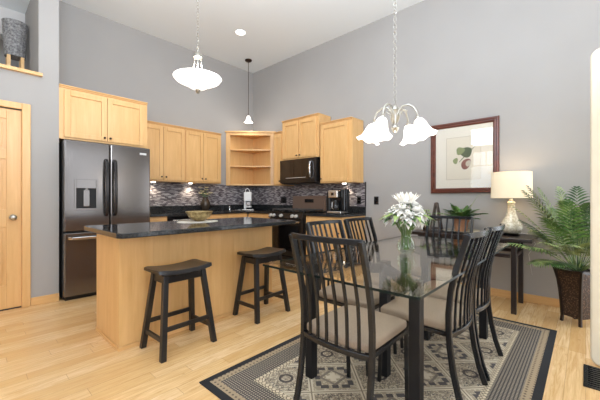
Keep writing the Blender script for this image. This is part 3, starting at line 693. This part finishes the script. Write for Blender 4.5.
# ------------------------------------------------------------------ dining chairs (facing +y)
def make_chair(label):
    t = thing('dining_chair', (0,0,0), label, 'chair', 'dining chairs around the glass table')
    W = .205
    prof = [(-.290, 0), (-.256, .10), (-.229, .22), (-.213, .34), (-.208, .42), (-.207, .52), (-.218, .64), (-.245, .76), (-.276, .86), (-.300, .940)]
    def yat(z):
        for (y0, z0), (y1, z1) in zip(prof, prof[1:]):
            if z0 <= z <= z1: return y0+(y1-y0)*(z-z0)/(z1-z0)
        return prof[-1][0]
    bow = lambda x: -.03*(1-(x/W)**2)
    M_ = 'chair_metal'
    for s in (-1, 1):
        MB().sweep([(s*W, y, z) for y, z in prof], .022, .030, (1,0,0)).build('back_post', M_, t, bevel=.003, smooth=True)
        MB().sweep([(s*.19, .185, .41), (s*.19, .19, .2), (s*.19, .20, 0)], .02, .02, (1,0,0)).build('front_leg', M_, t, bevel=.003)
    xs = [W*(-1+2*i/10) for i in range(11)]
    MB().sweep([(x, yat(.93)+bow(x), .932) for x in xs], .028, .020, (0,0,1)).build('top_rail', M_, t, bevel=.003, smooth=True)
    MB().sweep([(x, yat(.405)+bow(x), .405) for x in xs], .026, .020, (0,0,1)).build('bottom_rail', M_, t, bevel=.003, smooth=True)
    for i in range(1, 7):
        x = -W+2*W*i/7
        MB().sweep([(x, yat(z)+bow(x), z) for z in (.41, .48, .56, .64, .72, .80, .87, .925)], .013, .011, (1,0,0)).build('back_slat', M_, t, smooth=True)
    g = MB()
    for s in (-1, 1): g.sweep([(s*.195, -.20, .405), (s*.19, .19, .405)], .022, .02, (0,0,1))
    g.sweep([(-.19, .19, .405), (.19, .19, .405)], .022, .02, (0,0,1)); g.build('seat_frame', M_, t, bevel=.002)
    # cushion, domed
    g = MB(); nx, ny = 10, 10; 
    def pt(i, j, k):
        u_, v2 = -1+2*i/nx, -1+2*j/ny
        ed = max(abs(u_), abs(v2)); r = (abs(u_)**5+abs(v2)**5)
        x = u_*.198*(1-.03*abs(v2)**4); y = -.005+v2*.205*(1-.03*abs(u_)**4)
        if v2 < 0: y += bow(u_*W)*.6*(-v2)
        zt = .482 - .022*min(1, r)
        return (x, y, zt if k else .417)
    T = [[g.bm.verts.new(pt(i, j, 1)) for j in range(ny+1)] for i in range(nx+1)]; Bt = [[g.bm.verts.new(pt(i, j, 0)) for j in range(ny+1)] for i in range(nx+1)]
    for i in range(nx):
        for j in range(ny):
            g.bm.faces.new((T[i][j], T[i+1][j], T[i+1][j+1], T[i][j+1])); g.bm.faces.new((Bt[i][j], Bt[i][j+1], Bt[i+1][j+1], Bt[i+1][j]))
    rim = [(i, 0) for i in range(nx)] + [(nx, j) for j in range(ny)] + [(i, ny) for i in range(nx, 0, -1)] + [(0, j) for j in range(ny, 0, -1)]
    for (a, b1), (c, d1) in zip(rim, rim[1:]+rim[:1]): g.bm.faces.new((T[a][b1], Bt[a][b1], Bt[c][d1], T[c][d1]))
    g.build('seat_cushion', 'cushion', t, bevel=.012, seg=3, smooth='all')
    return t
ch = make_chair('dining chair at the table end beside the rug corner, its whole back toward the island')
# (x, y, heading of the chair's front) with the seat centre
SPOTS = [((1.455, .91), -90, 'dining chair with its slatted back toward the camera at the near table end'),
         ((1.93, .735), 0, 'dining chair facing the island, on the plant side of table nearer the glass corner'),
         ((2.40, .735), 0, 'dining chair facing the island, on the plant side of table nearer the console'),
         ((1.935, 1.215), 180, 'dining chair with its back to the island, nearer the bar stools'),
         ((2.43, 1.215), 180, 'dining chair with its back to the island, nearer the picture wall'),
         ((3.0, 1.0), 90, 'dining chair at the table end in front of the console table')]
for i, ((x, y), a, lab) in enumerate(SPOTS):
    c = ch if i == 0 else copy_tree(ch)
    c.location = (x, y, ZR); c.rotation_euler.z = math.radians(a); c['label'] = lab

# ------------------------------------------------------------------ glass vase with white flowers
VX, VY, VZ = 2.105, .925, .7455
t = tag(MB().lathe([(0, 0), (.042, 0), (.058, .02), (.063, .05), (.055, .085), (.036, .115), (.034, .135), (.048, .175), (.072, .225), (.070, .226), (.045, .176), (.031, .136), (.033, .115), (.051, .085), (.058, .05), (.053, .022), (.04, .008), (0, .008)], (VX, VY, VZ), 32, cap=False).build('flower_vase', 'vase_glass', smooth='all'), 'clear waisted glass vase on the glass dining table', 'vase')
R_ = random.Random(3)
for i in range(17):
    a = i*2.399; r = .03+.125*math.sqrt(i/16); h = 1.06-.05*(i/16)+R_.uniform(-.03, .03)
    th = math.radians(8+92*math.sqrt(i/16)); r = .102*math.sin(th)+R_.uniform(-.012, .012); h = .995+.085*math.cos(th)+R_.uniform(-.01, .015)
    top = V((VX+r*math.cos(a), VY+r*math.sin(a), h)); base = V((VX-.02*math.cos(a), VY-.02*math.sin(a), VZ+.03)); neck = V((VX+.022*math.cos(a), VY+.022*math.sin(a), VZ+.13))
    f = thing('white_flower', base, 'white blossom on a green stem in the glass vase', 'flower', 'white flowers in the glass vase')
    MB().sweep([base, neck, neck.lerp(top, .55)+V((0,0,.015)), top], .0032, .0032, n=6).build('stem', 'stem_green', f)
    g = MB(); out = V((math.cos(a)*math.sin(th), math.sin(a)*math.sin(th), math.cos(th)+.2)); sz = R_.uniform(.055, .075); out.normalize(); e1 = out.orthogonal().normalized(); e2 = out.cross(e1)
    for ring, (k, el, ln) in enumerate(((8, .35, 1.0), (7, .9, .9), (6, 1.8, .75), (4, 3.5, .6))):
        for q in range(k):
            b_ = q*2*PI/k+ring*.4; g.leaf(top, e1*math.cos(b_)+e2*math.sin(b_)+out*el, sz*ln, sz*.62, .25, n=5, fold=.4)
    g.norec = True; g.build('blossom', 'petal', f, smooth='all')
for i in range(5):
    a = i*1.3+.4; top = V((VX+.045*math.cos(a), VY+.045*math.sin(a), 1.095)); base = V((VX+.02, VY-.01, VZ+.12))
    f = thing('white_flower', base, 'spiky white flower standing tallest in the glass vase', 'flower', 'spiky white flowers in the glass vase')
    MB().sweep([base, base.lerp(top, .5), top], .003, .003, n=6).build('stem', 'stem_green', f)
    g = MB()
    for q in range(7): g.leaf(top, (math.cos(a)*.35+math.cos(q*.9)*.5, math.sin(a)*.35+math.sin(q*.9)*.5, 1), .10, .018, .15, n=5)
    g.norec = True; g.build('blossom', 'petal', f, smooth='all')
for i in range(12):
    a = i*2*PI/12+.2; base = V((VX+.03*math.cos(a), VY+.03*math.sin(a), VZ+.15)); f = thing('green_leaf_stem', base, 'broad green leaf spray hanging over the rim of the glass vase', 'leaves', 'green leaves in the glass vase')
    mid = V((VX+.085*math.cos(a), VY+.085*math.sin(a), VZ+.225+.02*(i%3)))
    MB().sweep([base-V((0,0,.1)), base, mid], .003, .003, n=6).build('stem', 'stem_green', f)
    g = MB(); 
    for k in range(3):
        b_ = a+(k-1)*.55; g.leaf(mid-V((math.cos(a), math.sin(a), 0))*.02, (math.cos(b_), math.sin(b_), .35+.15*(k%2)), .115+.02*(i%3), .05, .55, n=6)
    g.norec = True; g.build('leaf', ['leaf_mid', 'leaf_dark', 'leaf_fresh'][i % 3], f, smooth='all')

# ------------------------------------------------------------------ console table
t = thing('console_table', (3.91, .965, 0), 'long dark wood console table against the picture wall', 'table')
CX0, CX1, CY0, CY1, CZ = 3.615, 4.195, .372, 1.56, .742
MB().box(CX0, CX1, CY0, CY1, CZ-.035, CZ).build('tabletop', 'dark_wood', t, bevel=.004)
for x in (3.665, 4.11):
    MB().box(x-.02, x+.02, .47, 1.46, CZ-.085, CZ-.036).build('apron', 'dark_wood', t, bevel=.002)
    for y in (.52, 1.41): MB().box(x-.019, x+.019, y-.022, y+.022, 0, CZ-.0355).build('leg', 'dark_wood_vertical', t, bevel=.003)
for y in (.52, 1.41): MB().box(3.69, 4.085, y-.018, y+.018, CZ-.08, CZ-.036).box(3.69, 4.085, y-.014, y+.014, .545, .575).build('side_rail', 'dark_wood', t, bevel=.002)
MB().box(3.645, 3.685, .55, 1.38, .545, .58).build('stretcher', 'dark_wood', t, bevel=.003)
MB().box(4.09, 4.13, .55, 1.38, .545, .58).build('stretcher', 'dark_wood', t, bevel=.003)

# table lamp
LX, LY = 3.95, .583
t = thing('table_lamp', (LX, LY, CZ), 'mercury glass table lamp with a lit cream drum shade', 'lamp')
MB().lathe([(0, CZ+.0005), (.075, CZ+.0005), (.08, CZ+.012), (.06, CZ+.02), (0, CZ+.02)], (LX, LY, 0), 28, cap=False).build('foot', 'black_gloss', t, smooth=True)
MB().lathe([(.055, CZ+.0205), (.078, CZ+.03), (.100, CZ+.06), (.105, CZ+.09), (.092, CZ+.13), (.064, CZ+.18), (.045, CZ+.23), (.036, CZ+.29), (.034, CZ+.335), (.040, CZ+.345), (.026, CZ+.36)], (LX, LY, 0), 32).build('body', 'mercury_glass', t, smooth=True)
MB().cyl((LX, LY, CZ+.36), (LX, LY, 1.20), .012).sphere((LX, LY, 1.105), .022).build('neck', 'brushed_nickel', t, smooth=True)
MB().lathe([(.186, 1.135), (.181, 1.408), (.178, 1.408), (.183, 1.135), (.186, 1.135)], (LX, LY, 0), 40, cap=False).build('lamp_shade', 'lamp_shade', t, smooth=True)
g = MB(); g.torus((LX, LY, 1.40), .176, .003); 
for k in range(3): g.cyl((LX, LY, 1.40), (LX+.176*math.cos(k*2.094), LY+.176*math.sin(k*2.094), 1.40), .003)
g.cyl((LX, LY, 1.2), (LX, LY, 1.415), .004).build('shade_spider', 'brushed_nickel', t)
MB().sphere((LX, LY, 1.26), .03, (1,1,1.3)).build('bulb', 'bulb_glow', t, smooth=True)
point('table_lamp_light', (LX, LY, 1.34), 5, (1, .80, .55), .06)
tag(MB().sweep([(4.03, .58, CZ+.006), (4.15, .52, CZ+.006), (4.199, .47, CZ+.003), (4.2015, .44, CZ-.03), (4.195, .40, CZ-.10), (4.195, .46, CZ-.22), (4.19, .45, .45), (4.195, .43, .30)], .0035, .0035, n=6).build('lamp_cord', 'badge', smooth='all'), 'pale lamp cord hanging behind the console end', 'cord')

# plate with potted fern
PX, PY = 3.93, 1.07
tag(MB().lathe([(0, CZ+.001), (.10, CZ+.001), (.195, CZ+.018), (.20, CZ+.022), (.10, CZ+.008), (0, CZ+.008)], (PX, PY, 0), 36, cap=False).build('serving_plate', 'ceramic_cream', smooth='all'), 'round cream plate under the fern on the console', 'plate')
t = thing('potted_fern', (PX, PY, CZ+.009), 'bushy green fern in a terracotta pot on cream plate', 'plant')
MB().lathe([(0, CZ+.009), (.062, CZ+.009), (.078, CZ+.12), (.088, CZ+.122), (.09, CZ+.155), (.08, CZ+.155), (.078, CZ+.14), (0, CZ+.14)], (PX, PY, 0), 28, cap=False).build('pot', 'terracotta', t, smooth=True)
MB().lathe([(0, CZ+.145), (.077, CZ+.142)], (PX, PY, 0), 20, cap=False).build('soil', 'soil', t)
def frond(bm, base, az, el, L, droop, nleaf, ll, lw, xmax=None, thick=.003, t0=.2, taper=True):
    d = V((math.cos(az)*math.cos(el), math.sin(az)*math.cos(el), math.sin(el))); pts = []
    for i in range(13):
        s_ = i/12; p = V(base)+d*(L*s_)-V((0,0,1))*(droop*L*s_*s_)
        if xmax is not None and p.x > xmax: p.x = xmax-(p.x-xmax)*.15
        pts.append(p)
    bm.sweep(pts, thick, thick, n=5, taper=[1-.75*i/12 for i in range(13)])
    for k in range(nleaf):
        s_ = t0+(1-t0)*k/(nleaf-1); f_ = s_*12; i = min(11, int(f_)); p = pts[i].lerp(pts[i+1], f_-i); tg = (pts[i+1]-pts[i]).normalized()
        sd = tg.cross(V((0,0,1))); sd = sd.normalized() if sd.length > .05 else V((1,0,0)); upv = sd.cross(tg)
        scl = (math.sin(PI*(.18+.78*s_))**.7) if taper else 1
        for sg in (-1, 1):
            dd = tg*(.42+.5*s_)+sd*sg*(1-.35*s_)+upv*.12
            e = p+dd.normalized()*ll*scl
            if xmax is not None and e.x > xmax+.01: dd.x -= (e.x-xmax)/ (ll*scl)
            bm.leaf(p, dd, ll*scl, lw, .38, up=upv, n=4)
    return pts
R_ = random.Random(11)
for i in range(32):
    az = i*2.399; el = math.radians(R_.uniform(22, 55) if i < 18 else R_.uniform(50, 80)); L = R_.uniform(.24, .34)
    if math.cos(az) > .3: L *= .75
    g = MB(); frond(g, (PX+.03*math.cos(az), PY+.03*math.sin(az), CZ+.14), az, el, L, .36, 9, .066, .027, 4.18, t0=.2)
    g.norec = True; g.build('frond', 'leaf_dark' if i % 2 else 'leaf_mid', t, smooth='all')
g = MB(); frond(g, (PX, PY-.02, CZ+.14), -1.35, math.radians(64), .36, .10, 10, .06, .032, 4.18); g.norec = True; g.build('frond', 'leaf_fresh', t, smooth='all')
# obelisk ornament
t = thing('obelisk_ornament', (3.93, 1.375, CZ), 'tall open wooden obelisk ornament on the console', 'ornament')
for sx in (-1, 1):
    for sy in (-1, 1): MB().sweep([(3.93+sx*.055, 1.345+sy*.055, CZ+.001), (3.93+sx*.012, 1.345+sy*.012, 1.06)], .018, .018, (1,0,0)).build('upright', 'grey_brown_wood', t, bevel=.002)
MB().lathe([(.03, 1.045), (.026, 1.075), (.01, 1.085)], (3.93, 1.345, 0), 4).build('cap', 'grey_brown_wood', t)
for z, r in ((CZ+.02, .053), (CZ+.12, .040)): MB().box(3.93-r, 3.93+r, 1.345-r, 1.345-r+.014, z, z+.016).box(3.93-r, 3.93+r, 1.345+r-.014, 1.345+r, z, z+.016).box(3.93-r, 3.93-r+.014, 1.345-r, 1.345+r, z, z+.016).box(3.93+r-.014, 3.93+r, 1.345-r, 1.345+r, z, z+.016).build('crosspiece', 'grey_brown_wood', t)
# small stem plant
t = thing('stem_plant', (3.93, 1.49, CZ), 'small leafy plant on thin stems behind the white flowers', 'plant')
MB().lathe([(0, CZ+.001), (.035, CZ+.001), (.043, CZ+.08), (.039, CZ+.08), (.037, CZ+.07), (0, CZ+.07)], (3.93, 1.475, 0), 20, cap=False).build('pot', 'bronze', t, smooth=True)
for k in range(3):
    a = k*2.1; e = V((3.93+.03*math.cos(a), 1.475+.035*math.sin(a), .985-.02*k)); MB().sweep([(3.93, 1.475, CZ+.07), e], .004, .004, n=6).build('stem', 'grey_brown_wood', t)
    g = MB()
    for q in range(8): g.leaf(e, (math.cos(q*.785), math.sin(q*.785), .25), .085, .032, .5, n=5)
    g.norec = True; g.build('leaf', 'leaf_fresh', t, smooth='all')

# ------------------------------------------------------------------ framed picture
PY0, PY1, PZ0, PZ1 = .735, 1.505, 1.198, 2.085
t = thing('framed_print', (XW-.02, 1.12, 1.2), 'mahogany-framed botanical print on the grey wall', 'picture')
fw = .062
def ringframe(y0, y1, z0, z1, prof):
    """mitred moulding: prof = [(inset, height off the wall)]"""
    rings = []
    for (iy, iz) in ((0,0),(1,0),(1,1),(0,1)):
        rings.append([V((XW-.001-h, (y0+i) if iy == 0 else (y1-i), (z0+i) if iz == 0 else (z1-i))) for i, h in prof])
    g = MB(); R = [[g.bm.verts.new(p) for p in r] for r in rings]; n = len(prof)
    for k in range(4):
        for i in range(n): g.bm.faces.new((R[k][i], R[k][(i+1)%n], R[(k+1)%4][(i+1)%n], R[(k+1)%4][i]))
    return g
ringframe(PY0, PY1, PZ0, PZ1, [(0,0),(0,.022),(.006,.034),(.022,.036),(.030,.026),(.046,.028),(.056,.020),(.062,.016),(.062,0)]).build('frame', 'mahogany', t)
MB().box(XW-.010, XW-.002, PY0+.06, PY1-.06, PZ0+.06, PZ1-.06).build('mat_board', 'paper', t)
MB().box(XW-.0115, XW-.0101, .925, 1.315, 1.365, 1.895).build('print_border', 'line_ink', t)
MB().box(XW-.0125, XW-.0116, .931, 1.309, 1.371, 1.889).build('print_sheet', 'paper_inner', t)
def flat(poly, d, name, m_):
    g = MB(); a = [g.bm.verts.new((XW-d, y, z)) for y, z in poly]; b_ = [g.bm.verts.new((XW-d+.0008, y, z)) for y, z in poly]; n = len(poly)
    g.bm.faces.new(a); g.bm.faces.new(b_[::-1])
    for i in range(n): g.bm.faces.new((a[i], b_[i], b_[(i+1)%n], a[(i+1)%n]))
    g.build(name, m_, t)
def blob(cy, cz, ry, rz, rot, pts=18, k=.12, ph=0):
    P = []
    for i in range(pts):
        a = 2*PI*i/pts; r = 1+k*math.cos(3*a+ph); y, z = ry*r*math.cos(a), rz*r*math.sin(a)
        P.append((cy+y*math.cos(rot)-z*math.sin(rot), cz+y*math.sin(rot)+z*math.cos(rot)))
    return P
flat(blob(1.09, 1.70, .075, .062, .3), .0136, 'printed_leaf', 'leaf_ink'); flat(blob(1.15, 1.72, .045, .05, .9), .0140, 'printed_leaf', 'leaf_ink_pale')
flat(blob(1.205, 1.60, .028, .038, .2), .0136, 'printed_leaf', 'leaf_ink_pale'); flat(blob(1.085, 1.555, .05, .07, .5, k=.05), .0136, 'printed_fruit', 'fruit_ink'); flat(blob(1.06, 1.56, .028, .04, .4, k=.05), .0142, 'printed_fruit', 'line_ink')
flat([(1.16, 1.58), (1.165, 1.585), (1.06, 1.70), (.98, 1.77), (.976, 1.765), (1.055, 1.69)], .0144, 'printed_stem', 'leaf_ink')
MB().box(XW-.0185, XW-.0160, PY0+.061, PY1-.061, PZ0+.061, PZ1-.061).build('glass', 'picture_glass', t)

# ------------------------------------------------------------------ palm in tall woven planter
t = thing('potted_palm', (3.79, .055, 0), 'green palm in a tall woven brown planter on feet', 'plant')
ax, ay = V((-.82, .57, 0)).normalized(), V((-.57, -.82, 0)).normalized(); PC = V((3.79, .055, 0))
def sq(h, z, dip=0): return [PC+ax*sx*h+ay*sy*h+V((0,0,z)) for sx, sy in ((-1,-1),(1,-1),(1,1),(-1,1))]
prof = [(.078, .06), (.078, .10), (.081, .18), (.088, .29), (.098, .39), (.110, .455), (.113, .47)]
g = MB(); g.loft([sq(h, z) for h, z in prof], cap=True); g.build('planter', 'woven_brown', t)
for sx, sy in ((-1,-1),(1,-1),(1,1),(-1,1)):
    g = MB(); g.sweep([PC+ax*sx*(h)+ay*sy*(h)+V((0,0,z)) for h, z in [(.080, 0), (.076, .05)]+prof[1:]+[(.118, .493)]], .022, .022, ax); g.build('corner_post', 'dark_wood_vertical', t, bevel=.003)
for k in range(4):
    d_, e_ = ((ax, ay), (ay, -ax), (-ax, -ay), (-ay, ax))[k]; rr = .113
    g = MB(); g.sweep([PC+d_*rr+e_*(rr*s_)+V((0,0,.487-.012*(1-s_*s_))) for s_ in (-1,-.6,-.2,.2,.6,1)], .022, .022, d_); g.build('rim', 'dark_wood', t, smooth=True)
g = MB(); g.loft([sq(.10, .4705), sq(.10, .475)]); g.build('soil', 'soil', t)
R_ = random.Random(5)
FR = []
for k in range(26):
    az = 1.2+k*2.399; el = R_.uniform(38, 84) if k % 4 else R_.uniform(15, 40)
    toward_wall = max(0, math.cos(az))
    FR.append((az, max(el, 40+35*toward_wall), (R_.uniform(.85, 1.12) if el > 55 else R_.uniform(.5, .75)), R_.uniform(.35, .6)))
FR += [(1.75, 60, .98, .36), (2.0, 70, 1.05, .30), (1.65, 50, .80, .45), (-2.2, 74, 1.05, .25), (2.6, 62, .8, .4), (2.35, 44, .66, .5), (2.5, 36, .55, .6), (2.75, 34, .48, .5), (1.3, 74, 1.0, .3), (-1.9, 66, .9, .3), (2.9, 74, .85, .3)]
for az, el, L, dr_ in FR:
    q = az % (2*PI)
    if .7 < q < 2.2: el = max(el, 60)          # rises clear of the console end
    el = max(el, 34)
    g = MB(); frond(g, PC+V((.02*math.cos(az), .02*math.sin(az), .47)), az, math.radians(el), L, dr_*.7, 13, .19, .0165, 4.19, .0045, t0=.40); g.norec = True
    g.build('frond', R_.choice(['leaf_palm', 'leaf_palm', 'leaf_palm', 'leaf_mid', 'leaf_dark']), t, smooth='all')

# ------------------------------------------------------------------ right-hand panel and floor vent
def rprism_yz(y0, y1, z0, z1, r, x0, x1):
    P = rounded(y0, y1, z0, z1, r, 8); g = MB(); a = [g.bm.verts.new((x0, y, z)) for y, z in P]; b_ = [g.bm.verts.new((x1, y, z)) for y, z in P]; n = len(P)
    g.bm.faces.new(a); g.bm.faces.new(b_[::-1])
    for i in range(n): g.bm.faces.new((a[i], b_[i], b_[(i+1)%n], a[(i+1)%n]))
    return g
tag(rprism_yz(-.62, -.022, .004, 2.14, .055, 2.89, 2.94).build('room_divider', 'trim_cream', bevel=.012, seg=3, smooth=True), 'tall cream panel with rounded corners beside the palm', 'panel')
t = thing('floor_vent', (2.72, -.06, 0), 'dark metal floor register in the maple boards beside the rug', 'vent')
VX0, VX1, VY0, VY1 = 2.535, 2.865, -.19, .012
MB().box(VX0+.02, VX1-.02, VY0+.02, VY1-.02, .0006, .002).build('duct', 'black_gloss', t)
MB().box(VX0, VX0+.022, VY0, VY1, .0005, .007).box(VX1-.022, VX1, VY0, VY1, .0005, .007).box(VX0+.022, VX1-.022, VY0, VY0+.022, .0005, .007).box(VX0+.022, VX1-.022, VY1-.022, VY1, .0005, .007).build('rim', 'chair_metal', t, bevel=.001)
for i in range(9):
    x = VX0+.045+i*.0300; MB().box(x-.006, x+.006, VY0+.022, VY1-.022, .002, .006).build('bar', 'chair_metal', t)

# ------------------------------------------------------------------ urn in the niche
t = thing('urn', (.33, 5.0, 2.466), 'mottled grey urn on a wooden stand in the high niche', 'urn')
MB().lathe([(.0, 2.80), (.095, 2.80), (.102, 2.9), (.108, 3.05), (.115, 3.19), (.118, 3.21), (.108, 3.21), (.10, 3.05), (0, 2.9)], (.445, 5.0, 0), 28, cap=False).build('body', 'urn_grey', t, smooth=True)
for a in range(4): MB().box(.445+.06*(1 if a % 2 else -1)-.016, .445+.06*(1 if a % 2 else -1)+.016, 5.0+.06*(1 if a//2 else -1)-.016, 5.0+.06*(1 if a//2 else -1)+.016, 2.431, 2.80).build('leg', 'maple_vertical', t)

# ------------------------------------------------------------------ ceiling fixtures
def chain(g, x, y, z0, z1, step=.03, r=.0018):
    n = int((z1-z0)/step); step = (z1-z0)/n
    for i in range(n):
        g.torus((x, y, z0+step*(i+.5)), step*.52, r, (1,0,0) if i % 2 else (0,1,0), 10, 5)
# bowl pendant over the island
BX, BY = 1.57, 2.79
t = thing('pendant_light', (BX, BY, ZC), 'large white glass bowl pendant on a chain over the island', 'light')
MB().lathe([(.06, ZC), (.062, ZC-.012), (.03, ZC-.03), (.008, ZC-.036)], (BX, BY, 0), 24).build('canopy', 'brushed_nickel', t, smooth=True)
g = MB(); chain(g, BX, BY, 2.62, ZC-.03); g.build('chain', 'brushed_nickel', t, smooth='all')
MB().torus((BX, BY, 2.60), .022, .004, (1, -1, 0)).cyl((BX, BY, 2.50), (BX, BY, 2.58), .012).lathe([(.01, 2.49), (.045, 2.50), (.04, 2.53), (.012, 2.56)], (BX, BY, 0), 18).build('hub', 'brushed_nickel', t, smooth=True)
for k in range(3): MB().cyl((BX+.035*math.cos(k*2.094), BY+.035*math.sin(k*2.094), 2.50), (BX+.06*math.cos(k*2.094), BY+.06*math.sin(k*2.094), 2.30), .006).build('rod', 'brushed_nickel', t, smooth=True)
MB().lathe([(.0, 2.19), (.045, 2.195), (.08, 2.21), (.115, 2.238), (.16, 2.252), (.205, 2.275), (.228, 2.305), (.224, 2.31), (.20, 2.285), (.115, 2.248), (.05, 2.21), (0, 2.20)], (BX, BY, 0), 44, cap=False).build('shade', 'shade_glass', t, smooth='all')
MB().lathe([(.002, 2.153), (.014, 2.16), (.020, 2.175), (.026, 2.189), (.01, 2.195)], (BX, BY, 0), 16).build('finial', 'brushed_nickel', t, smooth=True)
point('pendant_bulb_light', (BX, BY, 2.42), 26, (1, .94, .85), .06)
# small pendant in the corner
SX_, SY_ = 3.75, 4.78
t = thing('pendant_light', (SX_, SY_, ZC), 'small white bell pendant hanging in the kitchen corner', 'light')
MB().lathe([(.065, ZC), (.066, ZC-.015), (.05, ZC-.03), (.01, ZC-.034)], (SX_, SY_, 0), 24).build('canopy', 'bronze', t, smooth=True)
MB().cyl((SX_, SY_, 2.71), (SX_, SY_, ZC-.03), .005).build('rod', 'bronze', t, smooth=True)
MB().lathe([(.01, 2.72), (.022, 2.715), (.032, 2.70), (.045, 2.665), (.05, 2.63), (.066, 2.605), (.088, 2.59), (.084, 2.588), (.045, 2.62), (.01, 2.70)], (SX_, SY_, 0), 26, cap=False).build('shade', 'shade_glass', t, smooth='all')
# recessed downlight
t = thing('recessed_light', (3.04, 4.08, ZC), 'round recessed downlight in the white ceiling', 'light')
MB().lathe([(.075, ZC-.001), (.09, ZC-.006), (.09, ZC), (.075, ZC)], (3.04, 4.08, 0), 28, cap=False).build('trim_ring', 'white_plastic', t, smooth=True)
MB().lathe([(0, ZC-.003), (.074, ZC-.002)], (3.04, 4.08, 0), 24, cap=False).build('lens', 'bulb_glow', t)
point('corner_pendant_light', (SX_, SY_, 2.54), 5, (1, .94, .85), .04)
l = bpy.data.lights.new('downlight', 'SPOT'); l.energy = 80; l.color = (1, .95, .88); l.spot_size = 2.6; l.spot_blend = .9; l.shadow_soft_size = .07
o = bpy.data.objects.new('downlight', l); COL.objects.link(o); o.location = (3.04, 4.08, ZC-.02)
# chandelier over the table
HX, HY = 2.11, 1.01
t = thing('chandelier', (HX, HY, ZC), 'nickel chandelier with white bell shades over the dining table', 'light')
MB().lathe([(.065, ZC), (.066, ZC-.015), (.03, ZC-.035), (.008, ZC-.04)], (HX, HY, 0), 24).build('canopy', 'brushed_nickel', t, smooth=True)
g = MB(); chain(g, HX, HY, 1.80, ZC-.035, .026, .0016); g.build('chain', 'brushed_nickel', t, smooth='all')
MB().lathe([(.005, 1.60), (.014, 1.605), (.03, 1.635), (.024, 1.65), (.012, 1.66), (.014, 1.70), (.020, 1.74), (.03, 1.765), (.02, 1.785), (.006, 1.80)], (HX, HY, 0), 20).build('hub', 'brushed_nickel', t, smooth=True)
for k in range(4):
    a = math.radians(42.5+90) + math.radians([42, -30, 150, 215][k]) ; dx, dy = math.cos(a), math.sin(a)
    P = lambda r, z: (HX+dx*r, HY+dy*r, z)
    arm = MB().sweep([P(.012, 1.67), P(.02, 1.74), P(.05, 1.785), P(.095, 1.79), P(.130, 1.765), P(.150, 1.725), P(.155, 1.69)], .0075, .0075, n=8).build('arm', 'brushed_nickel', t, smooth='all')
    MB().sweep([P(.02, 1.68), P(.035, 1.735), P(.065, 1.76), P(.085, 1.745)], .005, .005, n=8).build('scroll', 'brushed_nickel', t, smooth='all')
    tilt = Matrix.Translation(P(.155, 1.685)) @ Matrix.Rotation(math.radians(-20), 4, V((-dy, dx, 0))) @ Matrix.Diagonal((.8, .8, .92, 1))
    MB().lathe([(.018, .012), (.022, 0), (.016, -.02)], n=14, M=tilt).build('socket_cup', 'brushed_nickel', t, smooth=True)
    n = 36; rings = []
    for (r, z, s_) in ((.02, -.005, 0), (.038, -.015, 0), (.052, -.045, 0), (.060, -.08, .02), (.074, -.115, .04), (.096, -.14, .07), (.108, -.148, .09), (.104, -.146, .09), (.07, -.112, .04), (.05, -.06, 0), (.02, -.012, 0)):
        rings.append([tilt @ V((r*(1+s_*.6*math.cos(6*2*PI*i/n))*math.cos(2*PI*i/n), r*(1+s_*.6*math.cos(6*2*PI*i/n))*math.sin(2*PI*i/n), z+s_*.09*math.cos(6*2*PI*i/n))) for i in range(n)])
    MB().loft(rings, cap=False).build('shade', 'shade_glass', t, smooth='all')
point('chandelier_light', (HX, HY, 1.46), 4, (1, .90, .76), .1)
